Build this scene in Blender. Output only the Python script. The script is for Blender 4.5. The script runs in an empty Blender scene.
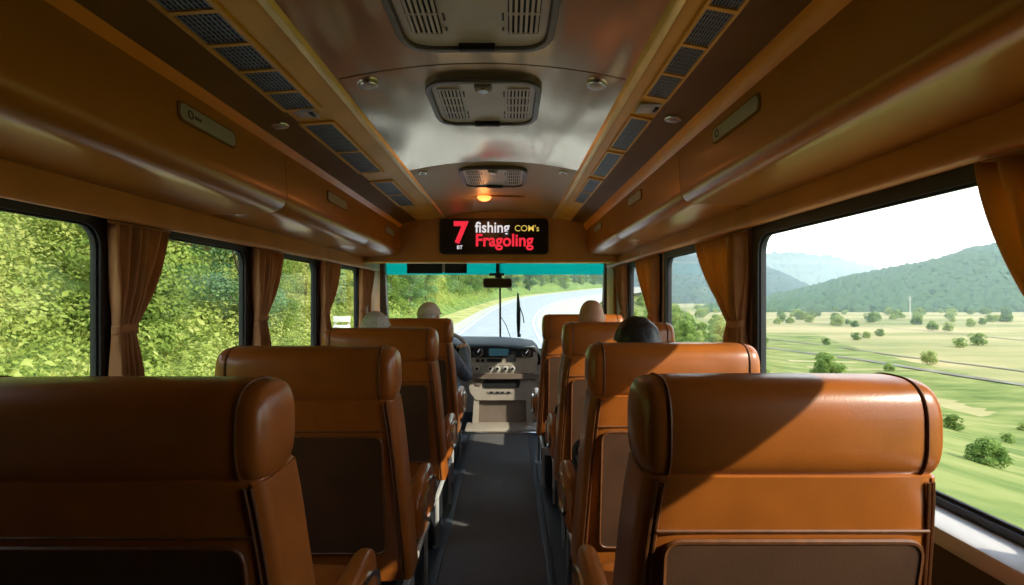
import bpy, bmesh, math, random
from mathutils import Vector, Matrix, noise
random.seed(7)
PI = math.pi
C = bpy.context.scene.collection
EYE = 1.3          # camera height above the bus floor
F = 512.0
def P(px, py, y):  # photograph point -> place, at depth y
    return Vector(((px-509)*y/F, y, EYE-(py-297)*y/F))

# ------------------------------------------------------------------ materials
def mat(name, col, rough=.5, metal=0., spec=.5, noise_scale=None, noise_amt=0., bump=0., bump_scale=200., coat=0., emit=None, emit_s=0., sub=0., col2=None, stretch=None):
    m = bpy.data.materials.new(name); m.use_nodes = True
    nt = m.node_tree; b = nt.nodes['Principled BSDF']
    b.inputs['Base Color'].default_value = (*col, 1)
    b.inputs['Roughness'].default_value = rough
    b.inputs['Metallic'].default_value = metal
    b.inputs['Specular IOR Level'].default_value = spec
    b.inputs['Coat Weight'].default_value = coat
    b.inputs['Coat Roughness'].default_value = .15
    if emit:
        b.inputs['Emission Color'].default_value = (*emit, 1); b.inputs['Emission Strength'].default_value = emit_s
    tc = None
    if noise_scale or bump:
        tc = nt.nodes.new('ShaderNodeTexCoord')
        src = tc.outputs['Object']
        if stretch:
            mp = nt.nodes.new('ShaderNodeMapping'); mp.inputs['Scale'].default_value = stretch
            nt.links.new(src, mp.inputs['Vector']); src = mp.outputs['Vector']
    if noise_scale:
        n = nt.nodes.new('ShaderNodeTexNoise'); n.inputs['Scale'].default_value = noise_scale; n.inputs['Detail'].default_value = 5
        nt.links.new(src, n.inputs['Vector'])
        mx = nt.nodes.new('ShaderNodeMix'); mx.data_type = 'RGBA'
        c2 = col2 if col2 else tuple(c*(1-noise_amt) for c in col)
        c1 = col if col2 else tuple(min(1, c*(1+noise_amt)) for c in col)
        mx.inputs[6].default_value = (*c1, 1); mx.inputs[7].default_value = (*c2, 1)
        rp = nt.nodes.new('ShaderNodeMapRange'); rp.inputs[1].default_value = .35; rp.inputs[2].default_value = .65
        nt.links.new(n.outputs['Fac'], rp.inputs[0])
        nt.links.new(rp.outputs[0], mx.inputs[0]); nt.links.new(mx.outputs[2], b.inputs['Base Color'])
    if bump:
        n2 = nt.nodes.new('ShaderNodeTexNoise'); n2.inputs['Scale'].default_value = bump_scale; n2.inputs['Detail'].default_value = 3
        nt.links.new(src, n2.inputs['Vector'])
        bp = nt.nodes.new('ShaderNodeBump'); bp.inputs['Strength'].default_value = bump; bp.inputs['Distance'].default_value = .002
        nt.links.new(n2.outputs['Fac'], bp.inputs['Height']); nt.links.new(bp.outputs['Normal'], b.inputs['Normal'])
    return m

def glass_mat(name, tint, gloss=.06):
    m = bpy.data.materials.new(name); m.use_nodes = True
    nt = m.node_tree; nt.nodes.clear()
    o = nt.nodes.new('ShaderNodeOutputMaterial'); t = nt.nodes.new('ShaderNodeBsdfTransparent'); t.inputs[0].default_value = (*tint, 1)
    g = nt.nodes.new('ShaderNodeBsdfGlossy'); g.inputs['Roughness'].default_value = .02
    f = nt.nodes.new('ShaderNodeLayerWeight')
    pw = nt.nodes.new('ShaderNodeMath'); pw.operation = 'POWER'; pw.inputs[1].default_value = 5
    ma = nt.nodes.new('ShaderNodeMath'); ma.operation = 'MULTIPLY_ADD'; ma.inputs[1].default_value = .6; ma.inputs[2].default_value = .02
    nt.links.new(f.outputs['Facing'], pw.inputs[0]); nt.links.new(pw.outputs[0], ma.inputs[0])
    mx = nt.nodes.new('ShaderNodeMixShader')
    nt.links.new(ma.outputs[0], mx.inputs[0]); nt.links.new(t.outputs[0], mx.inputs[1]); nt.links.new(g.outputs[0], mx.inputs[2])
    nt.links.new(mx.outputs[0], o.inputs[0])
    return m

def leaf_mat(name, c1, c2, c3):
    m = bpy.data.materials.new(name); m.use_nodes = True
    nt = m.node_tree; nt.nodes.clear()
    o = nt.nodes.new('ShaderNodeOutputMaterial')
    tc = nt.nodes.new('ShaderNodeTexCoord'); n = nt.nodes.new('ShaderNodeTexNoise'); n.inputs['Scale'].default_value = 1.1; n.inputs['Detail'].default_value = 4
    nt.links.new(tc.outputs['Object'], n.inputs['Vector'])
    oi = nt.nodes.new('ShaderNodeObjectInfo')
    ad = nt.nodes.new('ShaderNodeMath'); ad.operation = 'MULTIPLY_ADD'; ad.inputs[1].default_value = .5; ad.inputs[2].default_value = -.25
    nt.links.new(oi.outputs['Random'], ad.inputs[0])
    a2 = nt.nodes.new('ShaderNodeMath'); nt.links.new(n.outputs['Fac'], a2.inputs[0]); nt.links.new(ad.outputs[0], a2.inputs[1])
    r = nt.nodes.new('ShaderNodeValToRGB'); r.color_ramp.elements[0].position = .3; r.color_ramp.elements[1].position = .72
    r.color_ramp.elements[0].color = (*c1, 1); r.color_ramp.elements[1].color = (*c3, 1)
    e = r.color_ramp.elements.new(.5); e.color = (*c2, 1)
    nt.links.new(a2.outputs[0], r.inputs[0])
    d = nt.nodes.new('ShaderNodeBsdfDiffuse'); tr = nt.nodes.new('ShaderNodeBsdfTranslucent'); mx = nt.nodes.new('ShaderNodeMixShader'); mx.inputs[0].default_value = .45
    nt.links.new(r.outputs[0], d.inputs[0]); nt.links.new(r.outputs[0], tr.inputs[0])
    nt.links.new(d.outputs[0], mx.inputs[1]); nt.links.new(tr.outputs[0], mx.inputs[2]); nt.links.new(mx.outputs[0], o.inputs[0])
    return m

def ground_mat(name, cols, scale, stretch=(1, 1, 1), detail=6):
    m = bpy.data.materials.new(name); m.use_nodes = True
    nt = m.node_tree; b = nt.nodes['Principled BSDF']; b.inputs['Roughness'].default_value = .95; b.inputs['Specular IOR Level'].default_value = .1
    tc = nt.nodes.new('ShaderNodeTexCoord'); mp = nt.nodes.new('ShaderNodeMapping'); mp.inputs['Scale'].default_value = stretch
    n = nt.nodes.new('ShaderNodeTexNoise'); n.inputs['Scale'].default_value = scale; n.inputs['Detail'].default_value = detail; n.inputs['Roughness'].default_value = .65
    r = nt.nodes.new('ShaderNodeValToRGB')
    r.color_ramp.elements[0].position = .3; r.color_ramp.elements[1].position = .7
    r.color_ramp.elements[0].color = (*cols[0], 1); r.color_ramp.elements[1].color = (*cols[-1], 1)
    for i, c in enumerate(cols[1:-1]):
        e = r.color_ramp.elements.new(.3+.4*(i+1)/(len(cols)-1)); e.color = (*c, 1)
    nt.links.new(tc.outputs['Object'], mp.inputs[0]); nt.links.new(mp.outputs[0], n.inputs['Vector']); nt.links.new(n.outputs['Fac'], r.inputs[0]); nt.links.new(r.outputs[0], b.inputs['Base Color'])
    return m

M = dict(
    leather=mat('cognac_leather', (.37, .104, .014), .33, bump=.10, bump_scale=260, noise_scale=9, noise_amt=.12, coat=.25),
    leather_dark=mat('dark_brown_leather', (.085, .038, .018), .5, bump=.15, bump_scale=240, noise_scale=8, noise_amt=.15),
    piping=mat('dark_piping', (.15, .048, .011), .5, noise_scale=60, noise_amt=.2),
    chrome=mat('brushed_chrome', (.75, .75, .74), .22, 1., noise_scale=30, noise_amt=.08),
    alu=mat('pale_aluminium_trim', (.80, .79, .76), .42, .45, noise_scale=20, noise_amt=.05),
    black=mat('black_rubber', (.012, .012, .014), .45, noise_scale=20, noise_amt=.2),
    plinth=mat('dark_plinth_plastic', (.02, .021, .026), .5, noise_scale=14, noise_amt=.2),
    bin=mat('bronze_bin_skin', (.42, .155, .012), .3, .15, spec=.35, noise_scale=3, noise_amt=.06, coat=.08),
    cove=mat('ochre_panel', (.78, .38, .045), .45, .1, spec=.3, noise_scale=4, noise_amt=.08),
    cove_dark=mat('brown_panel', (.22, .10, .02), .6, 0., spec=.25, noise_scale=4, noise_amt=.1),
    orange=mat('orange_strip', (.92, .32, .03), .35, noise_scale=5, noise_amt=.08),
    gold=mat('gold_moulding', (.80, .52, .15), .35, .5, noise_scale=8, noise_amt=.1),
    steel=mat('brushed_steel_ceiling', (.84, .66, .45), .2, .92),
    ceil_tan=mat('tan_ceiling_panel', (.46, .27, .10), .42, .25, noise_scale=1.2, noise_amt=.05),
    rim=mat('taupe_hatch_rim', (.20, .16, .14), .35, .2, noise_scale=6, noise_amt=.08),
    hatch=mat('grey_hatch_plastic', (.58, .46, .39), .4, .2, noise_scale=6, noise_amt=.08),
    hatch_frame=mat('dark_hatch_frame', (.11, .085, .075), .4, .2, noise_scale=6, noise_amt=.1),
    vent=mat('vent_slat', (.22, .22, .22), .4, .5, noise_scale=20, noise_amt=.1),
    dark=mat('recess_black', (.006, .006, .006), .7, noise_scale=10, noise_amt=.2),
    plate=mat('grey_handle_plate', (.40, .38, .33), .4, .3, noise_scale=12, noise_amt=.06),
    mark=mat('dark_marking', (.08, .07, .06), .6, noise_scale=12, noise_amt=.1),
    wall=mat('beige_wall_panel', (.42, .35, .27), .55, noise_scale=5, noise_amt=.08),
    wall_low=mat('brown_wall_panel', (.16, .09, .05), .6, noise_scale=5, noise_amt=.1),
    valance=mat('brown_valance', (.58, .24, .045), .5, noise_scale=5, noise_amt=.1),
    sill=mat('white_sill', (.62, .58, .54), .4, noise_scale=5, noise_amt=.05),
    bulk=mat('brown_bulkhead', (.40, .17, .035), .5, noise_scale=4, noise_amt=.1),
    skin_outer=mat('cream_bodywork', (.6, .58, .52), .4, noise_scale=2, noise_amt=.05),
    floor=mat('navy_vinyl', (.022, .03, .045), .38, noise_scale=30, noise_amt=.2),
    mat_=mat('charcoal_mat', (.12, .115, .115), .9, bump=.9, bump_scale=160, noise_scale=220, noise_amt=.35),
    mat_edge=mat('navy_mat_edge', (.03, .042, .06), .6, noise_scale=60, noise_amt=.2),
    dash=mat('cream_dash', (.40, .35, .285), .5, bump=.1, noise_scale=8, noise_amt=.06),
    dash_dark=mat('black_dash', (.012, .013, .016), .65, bump=.1, noise_scale=10, noise_amt=.2),
    dash_brown=mat('taupe_console', (.17, .13, .10), .6, noise_scale=8, noise_amt=.1),
    screen=mat('dim_screen', (.01, .02, .03), .2, emit=(.06, .16, .2), emit_s=.2, noise_scale=20, noise_amt=.1),
    led_black=mat('led_sign_face', (.006, .006, .008), .3, noise_scale=40, noise_amt=.2),
    led_red=mat('led_red', (.4, .01, .02), .5, emit=(1, .03, .06), emit_s=.5, noise_scale=300, noise_amt=.1),
    led_white=mat('led_white', (.5, .5, .5), .5, emit=(.9, .88, .95), emit_s=.45, noise_scale=300, noise_amt=.1),
    led_yellow=mat('led_yellow', (.5, .4, .1), .5, emit=(.8, .6, .12), emit_s=.42, noise_scale=300, noise_amt=.1),
    lamp=mat('amber_lamp', (.8, .3, .1), .4, emit=(1, .28, .06), emit_s=1.6, noise_scale=30, noise_amt=.1),
    glass=glass_mat('window_glass', (.96, .97, .95)),
    glass_front=glass_mat('windshield_glass', (.93, .97, .95)),
    glass_teal=glass_mat('teal_tinted_glass', (.08, .60, .55)),
    mirror=mat('mirror_glass', (.75, .75, .72), .03, 1., noise_scale=3, noise_amt=.02),
    skin=mat('skin', (.62, .33, .21), .5, noise_scale=30, noise_amt=.08, bump=.1, bump_scale=120),
    lips=mat('lips', (.45, .17, .13), .45, noise_scale=30, noise_amt=.08),
    hair_black=mat('black_hair', (.02, .018, .02), .38, bump=1., bump_scale=60, noise_scale=60, noise_amt=.4, stretch=(3, 3, .6)),
    hair_grey=mat('grey_hair', (.55, .53, .50), .6, bump=1., bump_scale=60, noise_scale=60, noise_amt=.25, stretch=(3, 3, .6)),
    cap=mat('beige_cap_cloth', (.60, .54, .46), .85, bump=.4, bump_scale=200, noise_scale=40, noise_amt=.1),
    denim=mat('blue_grey_denim', (.14, .18, .24), .85, bump=.5, bump_scale=220, noise_scale=25, noise_amt=.25),
    jeans=mat('washed_jeans', (.14, .19, .26), .85, bump=.5, bump_scale=220, noise_scale=18, noise_amt=.3),
    shirt=mat('white_shirt', (.6, .58, .55), .85, bump=.3, bump_scale=150, noise_scale=18, noise_amt=.06),
    jumper=mat('grey_jumper', (.16, .16, .17), .9, bump=.5, bump_scale=150, noise_scale=25, noise_amt=.15),
    trousers=mat('dark_trousers', (.05, .05, .06), .9, bump=.3, bump_scale=150, noise_scale=20, noise_amt=.2),
    eye=mat('eye_white', (.7, .68, .65), .2, noise_scale=10, noise_amt=.03),
    bark=mat('bark', (.13, .09, .06), .9, bump=1, bump_scale=20, noise_scale=6, noise_amt=.3),
    asphalt=mat('pale_asphalt', (.33, .33, .33), .9, noise_scale=1.2, noise_amt=.08),
    line=mat('road_paint', (.6, .6, .58), .8, noise_scale=3, noise_amt=.05),
    shoulder=mat('pale_gravel_shoulder', (.42, .38, .29), .95, noise_scale=2, noise_amt=.12),
    track=mat('dirt_track_soil', (.16, .15, .10), .95, noise_scale=.3, noise_amt=.25),
    board=mat('white_board', (.75, .75, .73), .6, noise_scale=4, noise_amt=.04),
    pole=mat('weathered_pole', (.55, .52, .48), .8, noise_scale=4, noise_amt=.1),
)
def curtain_mat():
    m = mat('ochre_curtain_cloth', (.52, .25, .10), .7, bump=.4, bump_scale=400, noise_scale=14, noise_amt=.1)
    nt = m.node_tree; b = nt.nodes['Principled BSDF']; o = [n for n in nt.nodes if n.type == 'OUTPUT_MATERIAL'][0]
    t = nt.nodes.new('ShaderNodeBsdfTranslucent'); t.inputs[0].default_value = (.80, .46, .07, 1)
    mx = nt.nodes.new('ShaderNodeMixShader'); mx.inputs[0].default_value = .33
    nt.links.new(b.outputs[0], mx.inputs[1]); nt.links.new(t.outputs[0], mx.inputs[2]); nt.links.new(mx.outputs[0], o.inputs[0])
    return m
M['curtain'] = curtain_mat()
def wavy(m):   # sheet metal that is not quite flat
    nt = m.node_tree; b = nt.nodes['Principled BSDF']; tc = nt.nodes.new('ShaderNodeTexCoord'); mp = nt.nodes.new('ShaderNodeMapping'); mp.inputs['Scale'].default_value = (5, 1.3, 1)
    n = nt.nodes.new('ShaderNodeTexNoise'); n.inputs['Scale'].default_value = 1.0; n.inputs['Detail'].default_value = 1.0
    bp = nt.nodes.new('ShaderNodeBump'); bp.inputs['Strength'].default_value = .55; bp.inputs['Distance'].default_value = .05
    nt.links.new(tc.outputs['Object'], mp.inputs[0]); nt.links.new(mp.outputs[0], n.inputs['Vector']); nt.links.new(n.outputs['Fac'], bp.inputs['Height']); nt.links.new(bp.outputs[0], b.inputs['Normal'])
wavy(M['steel'])
def film(m, col, k):
    nt = m.node_tree; o = [n for n in nt.nodes if n.type == 'OUTPUT_MATERIAL'][0]; src = o.inputs[0].links[0].from_socket
    t = nt.nodes.new('ShaderNodeBsdfTranslucent'); t.inputs[0].default_value = (*col, 1); mx = nt.nodes.new('ShaderNodeMixShader'); mx.inputs[0].default_value = k
    nt.links.new(src, mx.inputs[1]); nt.links.new(t.outputs[0], mx.inputs[2]); nt.links.new(mx.outputs[0], o.inputs[0])
film(M['glass_teal'], (.03, .50, .46), .55)
M['leaf_a'] = leaf_mat('yellow_green_leaves', (.17, .25, .05), (.34, .41, .09), (.52, .54, .17))
M['leaf_b'] = leaf_mat('mid_green_leaves', (.12, .21, .05), (.25, .35, .09), (.40, .47, .15))
M['leaf_c'] = leaf_mat('deep_green_leaves', (.09, .17, .075), (.16, .27, .11), (.27, .38, .14))
M['leaf_far'] = leaf_mat('hill_forest_leaves', (.02, .065, .045), (.05, .12, .065), (.11, .20, .085))
M['verge'] = ground_mat('verge_grass', [(.20, .22, .06), (.40, .36, .12), (.52, .44, .2)], .35)
M['slope'] = ground_mat('slope_weeds', [(.08, .13, .03), (.15, .21, .045), (.24, .29, .07)], .5)
M['meadow'] = ground_mat('near_meadow_grass', [(.065, .105, .025), (.13, .17, .04), (.21, .23, .065), (.30, .28, .11)], .22, (.5, 1.6, 1))
M['fields'] = ground_mat('valley_fields', [(.12, .155, .05), (.25, .24, .09), (.40, .325, .15), (.45, .35, .20)], .011, (.7, 2.6, 1), 8)
M['hillside'] = ground_mat('forest_floor', [(.02, .055, .03), (.06, .11, .045)], .05)

# ------------------------------------------------------------------ mesh helpers
def link(name, me, m=None, parent=None):
    o = bpy.data.objects.new(name, me); C.objects.link(o)
    if m is not None and me is not None: me.materials.append(m)
    if parent is not None: o.parent = parent
    return o
def build(name, bm, m, parent=None, smooth=40, normals=True):
    if normals: bmesh.ops.recalc_face_normals(bm, faces=bm.faces)
    me = bpy.data.meshes.new(name); bm.to_mesh(me); bm.free()
    if smooth:
        for p in me.polygons: p.use_smooth = True
        try: me.set_sharp_from_angle(angle=math.radians(smooth))
        except Exception: pass
    return link(name, me, m, parent)
def thing(name, label, cat, loc=(0, 0, 0), group=None, rz=0):
    o = bpy.data.objects.new(name, None); C.objects.link(o); o.location = loc; o.rotation_euler = (0, 0, rz); o.empty_display_size = .1
    return tag(o, label, cat, group)
def tag(o, label, cat, group=None, kind=None):
    o['label'] = label; o['category'] = cat
    if group: o['group'] = group
    if kind: o['kind'] = kind
    return o
def struct(o, label=None):
    o['kind'] = 'structure'
    if label: o['label'] = label
    return o
def box(bm, x0, x1, y0, y1, z0, z1, bev=0., seg=2):
    vs = [bm.verts.new((x, y, z)) for x in (x0, x1) for y in (y0, y1) for z in (z0, z1)]
    fs = [(0, 1, 3, 2), (4, 6, 7, 5), (0, 4, 5, 1), (2, 3, 7, 6), (0, 2, 6, 4), (1, 5, 7, 3)]
    faces = [bm.faces.new([vs[i] for i in f]) for f in fs]
    if bev > 0:
        es = list({e for f in faces for e in f.edges})
        bmesh.ops.bevel(bm, geom=es, offset=bev, segments=seg, affect='EDGES', profile=.5)
    return vs
def bbox(*a, **k):
    bm = bmesh.new(); box(bm, *a, **k); return bm
def loft(bm, rings, closed=True, cap=True):
    vr = [[bm.verts.new(p) for p in r] for r in rings]
    n = len(vr[0])
    for a, b in zip(vr, vr[1:]):
        for i in range(n if closed else n-1):
            j = (i+1) % n
            bm.faces.new((a[i], a[j], b[j], b[i]))
    if cap and closed:
        bm.faces.new(vr[0][::-1]); bm.faces.new(vr[-1])
    return vr
def tube(bm, pts, r, n=8, closed=False):
    pts = [Vector(p) for p in pts]; rings = []
    m = len(pts); prev = None
    for i, p in enumerate(pts):
        if closed: d = (pts[(i+1) % m]-pts[i-1])
        else: d = pts[min(i+1, m-1)]-pts[max(i-1, 0)]
        d = d.normalized()
        if prev is None:
            a = d.orthogonal().normalized()
        else:
            a = (prev - d*prev.dot(d)).normalized()
        prev = a; b = d.cross(a)
        rr = r(i/(m-1)) if callable(r) else r
        rings.append([p+a*math.cos(2*PI*k/n)*rr+b*math.sin(2*PI*k/n)*rr for k in range(n)])
    if closed:
        rings.append(rings[0])
        vr = [[bm.verts.new(q) for q in r_] for r_ in rings[:-1]]
        for i in range(m):
            A, B = vr[i], vr[(i+1) % m]
            # pick best twist
            best = min(range(n), key=lambda s: (A[0].co-B[s].co).length)
            for k in range(n):
                bm.faces.new((A[k], A[(k+1) % n], B[(k+1+best) % n], B[(k+best) % n]))
    else: loft(bm, rings)
def fillet(pts, radii, seg=6):
    """round the corners of a closed 2D polygon"""
    out = []; n = len(pts)
    for i in range(n):
        p = Vector(pts[i]); r = radii[i] if not isinstance(radii, (int, float)) else radii
        if r <= 0: out.append(tuple(p)); continue
        a = Vector(pts[i-1])-p; b = Vector(pts[(i+1) % n])-p
        la, lb = a.length, b.length; a.normalize(); b.normalize()
        ang = a.angle(b); t = min(r/math.tan(ang/2), la*.49, lb*.49)
        p0 = p+a*t; p1 = p+b*t
        for k in range(seg+1):
            u = k/seg
            q = p0*(1-u)**2+p*2*u*(1-u)+p1*u*u
            out.append(tuple(q))
    return out
def extrude_xz(bm, poly, y0, y1, x_off=0):
    rings = [[(x+x_off, y, z+EYE) for x, z in poly] for y in (y0, y1)]
    loft(bm, rings)
def rrect(w, h, r, seg=6, cx=0, cy=0):
    return fillet([(cx-w/2, cy-h/2), (cx+w/2, cy-h/2), (cx+w/2, cy+h/2), (cx-w/2, cy+h/2)], r, seg)
def ring_plate(bm, outer, inner, f0, f1):
    """frame between two equal-count closed outlines; f0/f1 map 2D to 3D for both faces"""
    n = len(outer)
    O0 = [bm.verts.new(f0(p)) for p in outer]; I0 = [bm.verts.new(f0(p)) for p in inner]
    O1 = [bm.verts.new(f1(p)) for p in outer]; I1 = [bm.verts.new(f1(p)) for p in inner]
    for i in range(n):
        j = (i+1) % n
        bm.faces.new((O0[i], O0[j], I0[j], I0[i])); bm.faces.new((O1[j], O1[i], I1[i], I1[j]))
        bm.faces.new((O0[j], O0[i], O1[i], O1[j])); bm.faces.new((I0[i], I0[j], I1[j], I1[i]))
def slab(bm, outline, f0, f1):
    a = [bm.verts.new(f0(p)) for p in outline]; b = [bm.verts.new(f1(p)) for p in outline]
    n = len(a)
    bm.faces.new(a); bm.faces.new(b[::-1])
    for i in range(n):
        j = (i+1) % n; bm.faces.new((a[j], a[i], b[i], b[j]))
def disc(bm, c, n_, r, h, seg=20, dome=0):
    c = Vector(c); n_ = Vector(n_).normalized(); a = n_.orthogonal().normalized(); b = n_.cross(a)
    prof = [(r, 0), (r, h*.7), (r*.93, h)]
    if dome: prof += [(r*.8, h+dome*.45), (r*.5, h+dome*.8), (r*.2, h+dome)]
    rings = [[c+n_*z+(a*math.cos(2*PI*k/seg)+b*math.sin(2*PI*k/seg))*rr for k in range(seg)] for rr, z in prof]
    loft(bm, rings)
def copy_tree(o, parent=None):
    c = o.copy(); C.objects.link(c)
    if parent is not None: c.parent = parent
    for ch in list(o.children): copy_tree(ch, c)
    return c

# ------------------------------------------------------------------ bus shell
XL, XR = -1.40, 1.07
YB, YF = -1.3, 5.55
WT, WB = .262, -.492         # window frame top / bottom (relative to the eye) on the right
WTL = .245
# floor, roof, rear
o = struct(build('floor', bbox(XL-.06, XR+.06, YB, 5.85, -.12, 0), M['floor']))
bm = bmesh.new(); box(bm, XL-.06, XR+.06, YB, 5.6, EYE+.93, EYE+1.0); struct(build('roof', bm, M['skin_outer']))  # unseen outer roof slab, put in to block the sun from above
bm = bmesh.new(); box(bm, XL-.06, XR+.06, YB-.06, YB, 0, EYE+.95); struct(build('wall_back', bm, M['wall_low']))
# windows: (glass y0, y1)
WIN_R = [(.12, .82), (.95, 2.17), (2.36, 3.43), (3.63, 4.47)]  # nearest one is unseen, added and sized to let sun onto the first seat
WIN_L = [(.72, 1.735), (1.86, 2.69), (2.85, 3.665), (3.86, 4.68)]  # unseen near end of the first one cut short to dim the seat backs
def side_wall(name, xin, sgn, wins, top, fr=.05):
    x0, x1 = sorted((xin, xin+sgn*.026))
    bm = bmesh.new()
    box(bm, x0, x1, YB, 5.6, EYE+top+fr, EYE+.95)
    ys = [YB]+[v for w in wins for v in (w[0]-fr, w[1]+fr)]+[5.6]
    for a, b in zip(ys[::2], ys[1::2]):
        if b-a > .002: box(bm, x0, x1, a, b, EYE+WB-.02, EYE+top+fr)
    w = struct(build(name, bm, M['wall']))
    bm = bmesh.new(); box(bm, x0, x1, YB, 5.75, -.1, EYE+WB-.02)
    struct(build(name+'_lower', bm, M['wall_low']))
    return w
# openings must not overlap: clamp frame width per side
side_wall('wall_right', XR, 1, WIN_R, WT)
side_wall('wall_left', XL, -1, WIN_L, WTL)
wn = 0
def window(xin, sgn, y0, y1, top):
    global wn; wn += 1
    fr = .05
    cy, cz = (y0+y1)/2, EYE+(top+WB)/2; w, h = y1-y0, top-WB
    outer = rrect(w+2*fr, h+fr+.022, .012, 8, cy, cz+(fr-.022)/2); inner = rrect(w, h, .085, 8, cy, cz)
    bm = bmesh.new()
    xa, xb = xin-sgn*.016, xin+sgn*.02
    ring_plate(bm, outer, inner, lambda p: (xa, p[0], p[1]), lambda p: (xb, p[0], p[1]))
    r = struct(build('window_%d' % wn, bm, M['black'], smooth=30))
    bm = bmesh.new(); xg = xin+sgn*.004
    slab(bm, rrect(w+.01, h+.01, .08, 8, cy, cz), lambda p: (xg, p[0], p[1]), lambda p: (xg+sgn*.005, p[0], p[1]))
    build('pane', bm, M['glass'], r)
    bm = bmesh.new(); ring_plate(bm, rrect(w, h, .085, 8, cy, cz), rrect(w-.016, h-.016, .078, 8, cy, cz), lambda p: (xin-sgn*.006, p[0], p[1]), lambda p: (xin+sgn*.003, p[0], p[1]))
    build('gasket', bm, M['dash_dark'], r)
for a, b in WIN_R: window(XR, 1, a, b, WT)
for a, b in WIN_L: window(XL, -1, a, b, WTL)
# sills
bm = bmesh.new(); box(bm, .955, XR+.0, YB, 5.3, EYE+WB-.065, EYE+WB-.021, .01); struct(build('trim_1', bm, M['sill'])) 
bm = bmesh.new(); box(bm, XL, XL+.11, YB, 5.3, EYE+WB-.065, EYE+WB-.021, .01); struct(build('trim_2', bm, M['sill']))
# curtain valances
bm = bmesh.new(); extrude_xz(bm, fillet([(.985, .293), (XR, .305), (XR, .40), (1.0, .392)], [.02, 0, 0, .01]), YB, 5.2); struct(build('trim_3', bm, M['valance']))
bm = bmesh.new(); extrude_xz(bm, fillet([(-1.315, .252), (XL, .285), (XL, .40), (-1.335, .385)], [.02, 0, 0, .01]), YB, 5.2); struct(build('trim_4', bm, M['valance']))

# ------------------------------------------------------------------ overhead bins
XW, XV = XL+.022, XR-.022
def bin_poly(side):
    if side < 0:
        pts = [(XW, .362), (-.982, .372), (-1.0, .650), (-1.04, .70), (XW, .72)]
    else:
        pts = [(XV, .378), (.712, .384), (.702, .612), (.74, .68), (XV, .72)]
    return fillet(pts, [0, .095 if side < 0 else .07, .015, .03, 0], 12)
BINS_L = [(-1.28, 2.28), (2.284, 3.66), (3.664, 4.64)]
BINS_R = [(-1.28, 2.12), (2.124, 3.42), (3.424, 4.64)]
PL_L = [(1.54, 1.85, .565), (2.80, 3.12, .555), (4.1, 4.4, .545)]
PL_R = [(1.44, 1.76, .55), (2.72, 3.0, .55), (3.9, 4.2, .55)]
nm = {0: 'nearest the camera', 1: 'in the middle of the row', 2: 'next to the front sign'}
for side, bins, pls, txt in ((-1, BINS_L, PL_L, 'left'), (1, BINS_R, PL_R, 'right')):
    for i, (y0, y1) in enumerate(bins):
        cx = -1.2 if side < 0 else .9
        t = thing('overhead_bin', 'bronze overhead luggage bin along the %s side, %s' % (txt, nm[i]), 'overhead bin', (cx, (y0+y1)/2, EYE+.4), 'overhead luggage bins')
        L = Vector(t.location)
        bm = bmesh.new()
        poly = bin_poly(side); e = .015
        cxm = sum(p[0] for p in poly)/len(poly); czm = sum(p[1] for p in poly)/len(poly)
        def sc(k): return [(cxm+(x-cxm)*k if abs(x-(XW if side < 0 else XV)) > .001 else x, czm+(z-czm)*k) for x, z in poly]
        rings = [[(x, y, z+EYE) for x, z in pp] for y, pp in ((y0, sc(.985)), (y0+.01, poly), (y1-.01, poly), (y1, sc(.985)))]
        loft(bm, rings); bmesh.ops.translate(bm, verts=bm.verts, vec=-L)
        build('body', bm, M['bin'], t, smooth=50)
        # recessed handle plate on the face
        a, b, zc = pls[i]
        fx0, fz0, fx1, fz1 = ((-.989, .49, -.9995, .64) if side < 0 else (.7085, .47, .7025, .60))
        def face(p, off):   # p = (y, v) with v along the face upwards
            u = (p[1]-fz0)/(fz1-fz0); x = fx0+(fx1-fx0)*u
            return (x-side*off-L.x, p[0]-L.y, p[1]+EYE-L.z)
        hh = .05 if side < 0 else .042
        bm = bmesh.new(); slab(bm, rrect(b-a, hh, hh*.49, 6, (a+b)/2, zc), lambda p: face(p, -.004), lambda p: face(p, .006))
        h = build('handle_plate', bm, M['plate'], t)
        bm = bmesh.new(); ring_plate(bm, rrect(b-a+.014, hh+.014, hh*.5, 6, (a+b)/2, zc), rrect(b-a, hh, hh*.49, 6, (a+b)/2, zc), lambda p: face(p, -.004), lambda p: face(p, .004))
        build('handle_rim', bm, M['cove_dark'], t)
        if i == 0:
            bm = bmesh.new(); s = (a+.05) if side < 0 else (b-.04)
            ring_plate(bm, [(s+.014*math.cos(k*PI/8), zc+.014*math.sin(k*PI/8)) for k in range(16)], [(s+.010*math.cos(k*PI/8), zc+.010*math.sin(k*PI/8)) for k in range(16)], lambda p: face(p, .005), lambda p: face(p, .0075))
            if side < 0:
                for q in range(3):
                    slab(bm, [(s+.022+q*.012, zc-.006), (s+.030+q*.012, zc-.006), (s+.030+q*.012, zc+.004+.003*(q % 2)), (s+.022+q*.012, zc+.004)], lambda p: face(p, .005), lambda p: face(p, .0075))
            build('emblem', bm, M['mark'], h)
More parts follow.
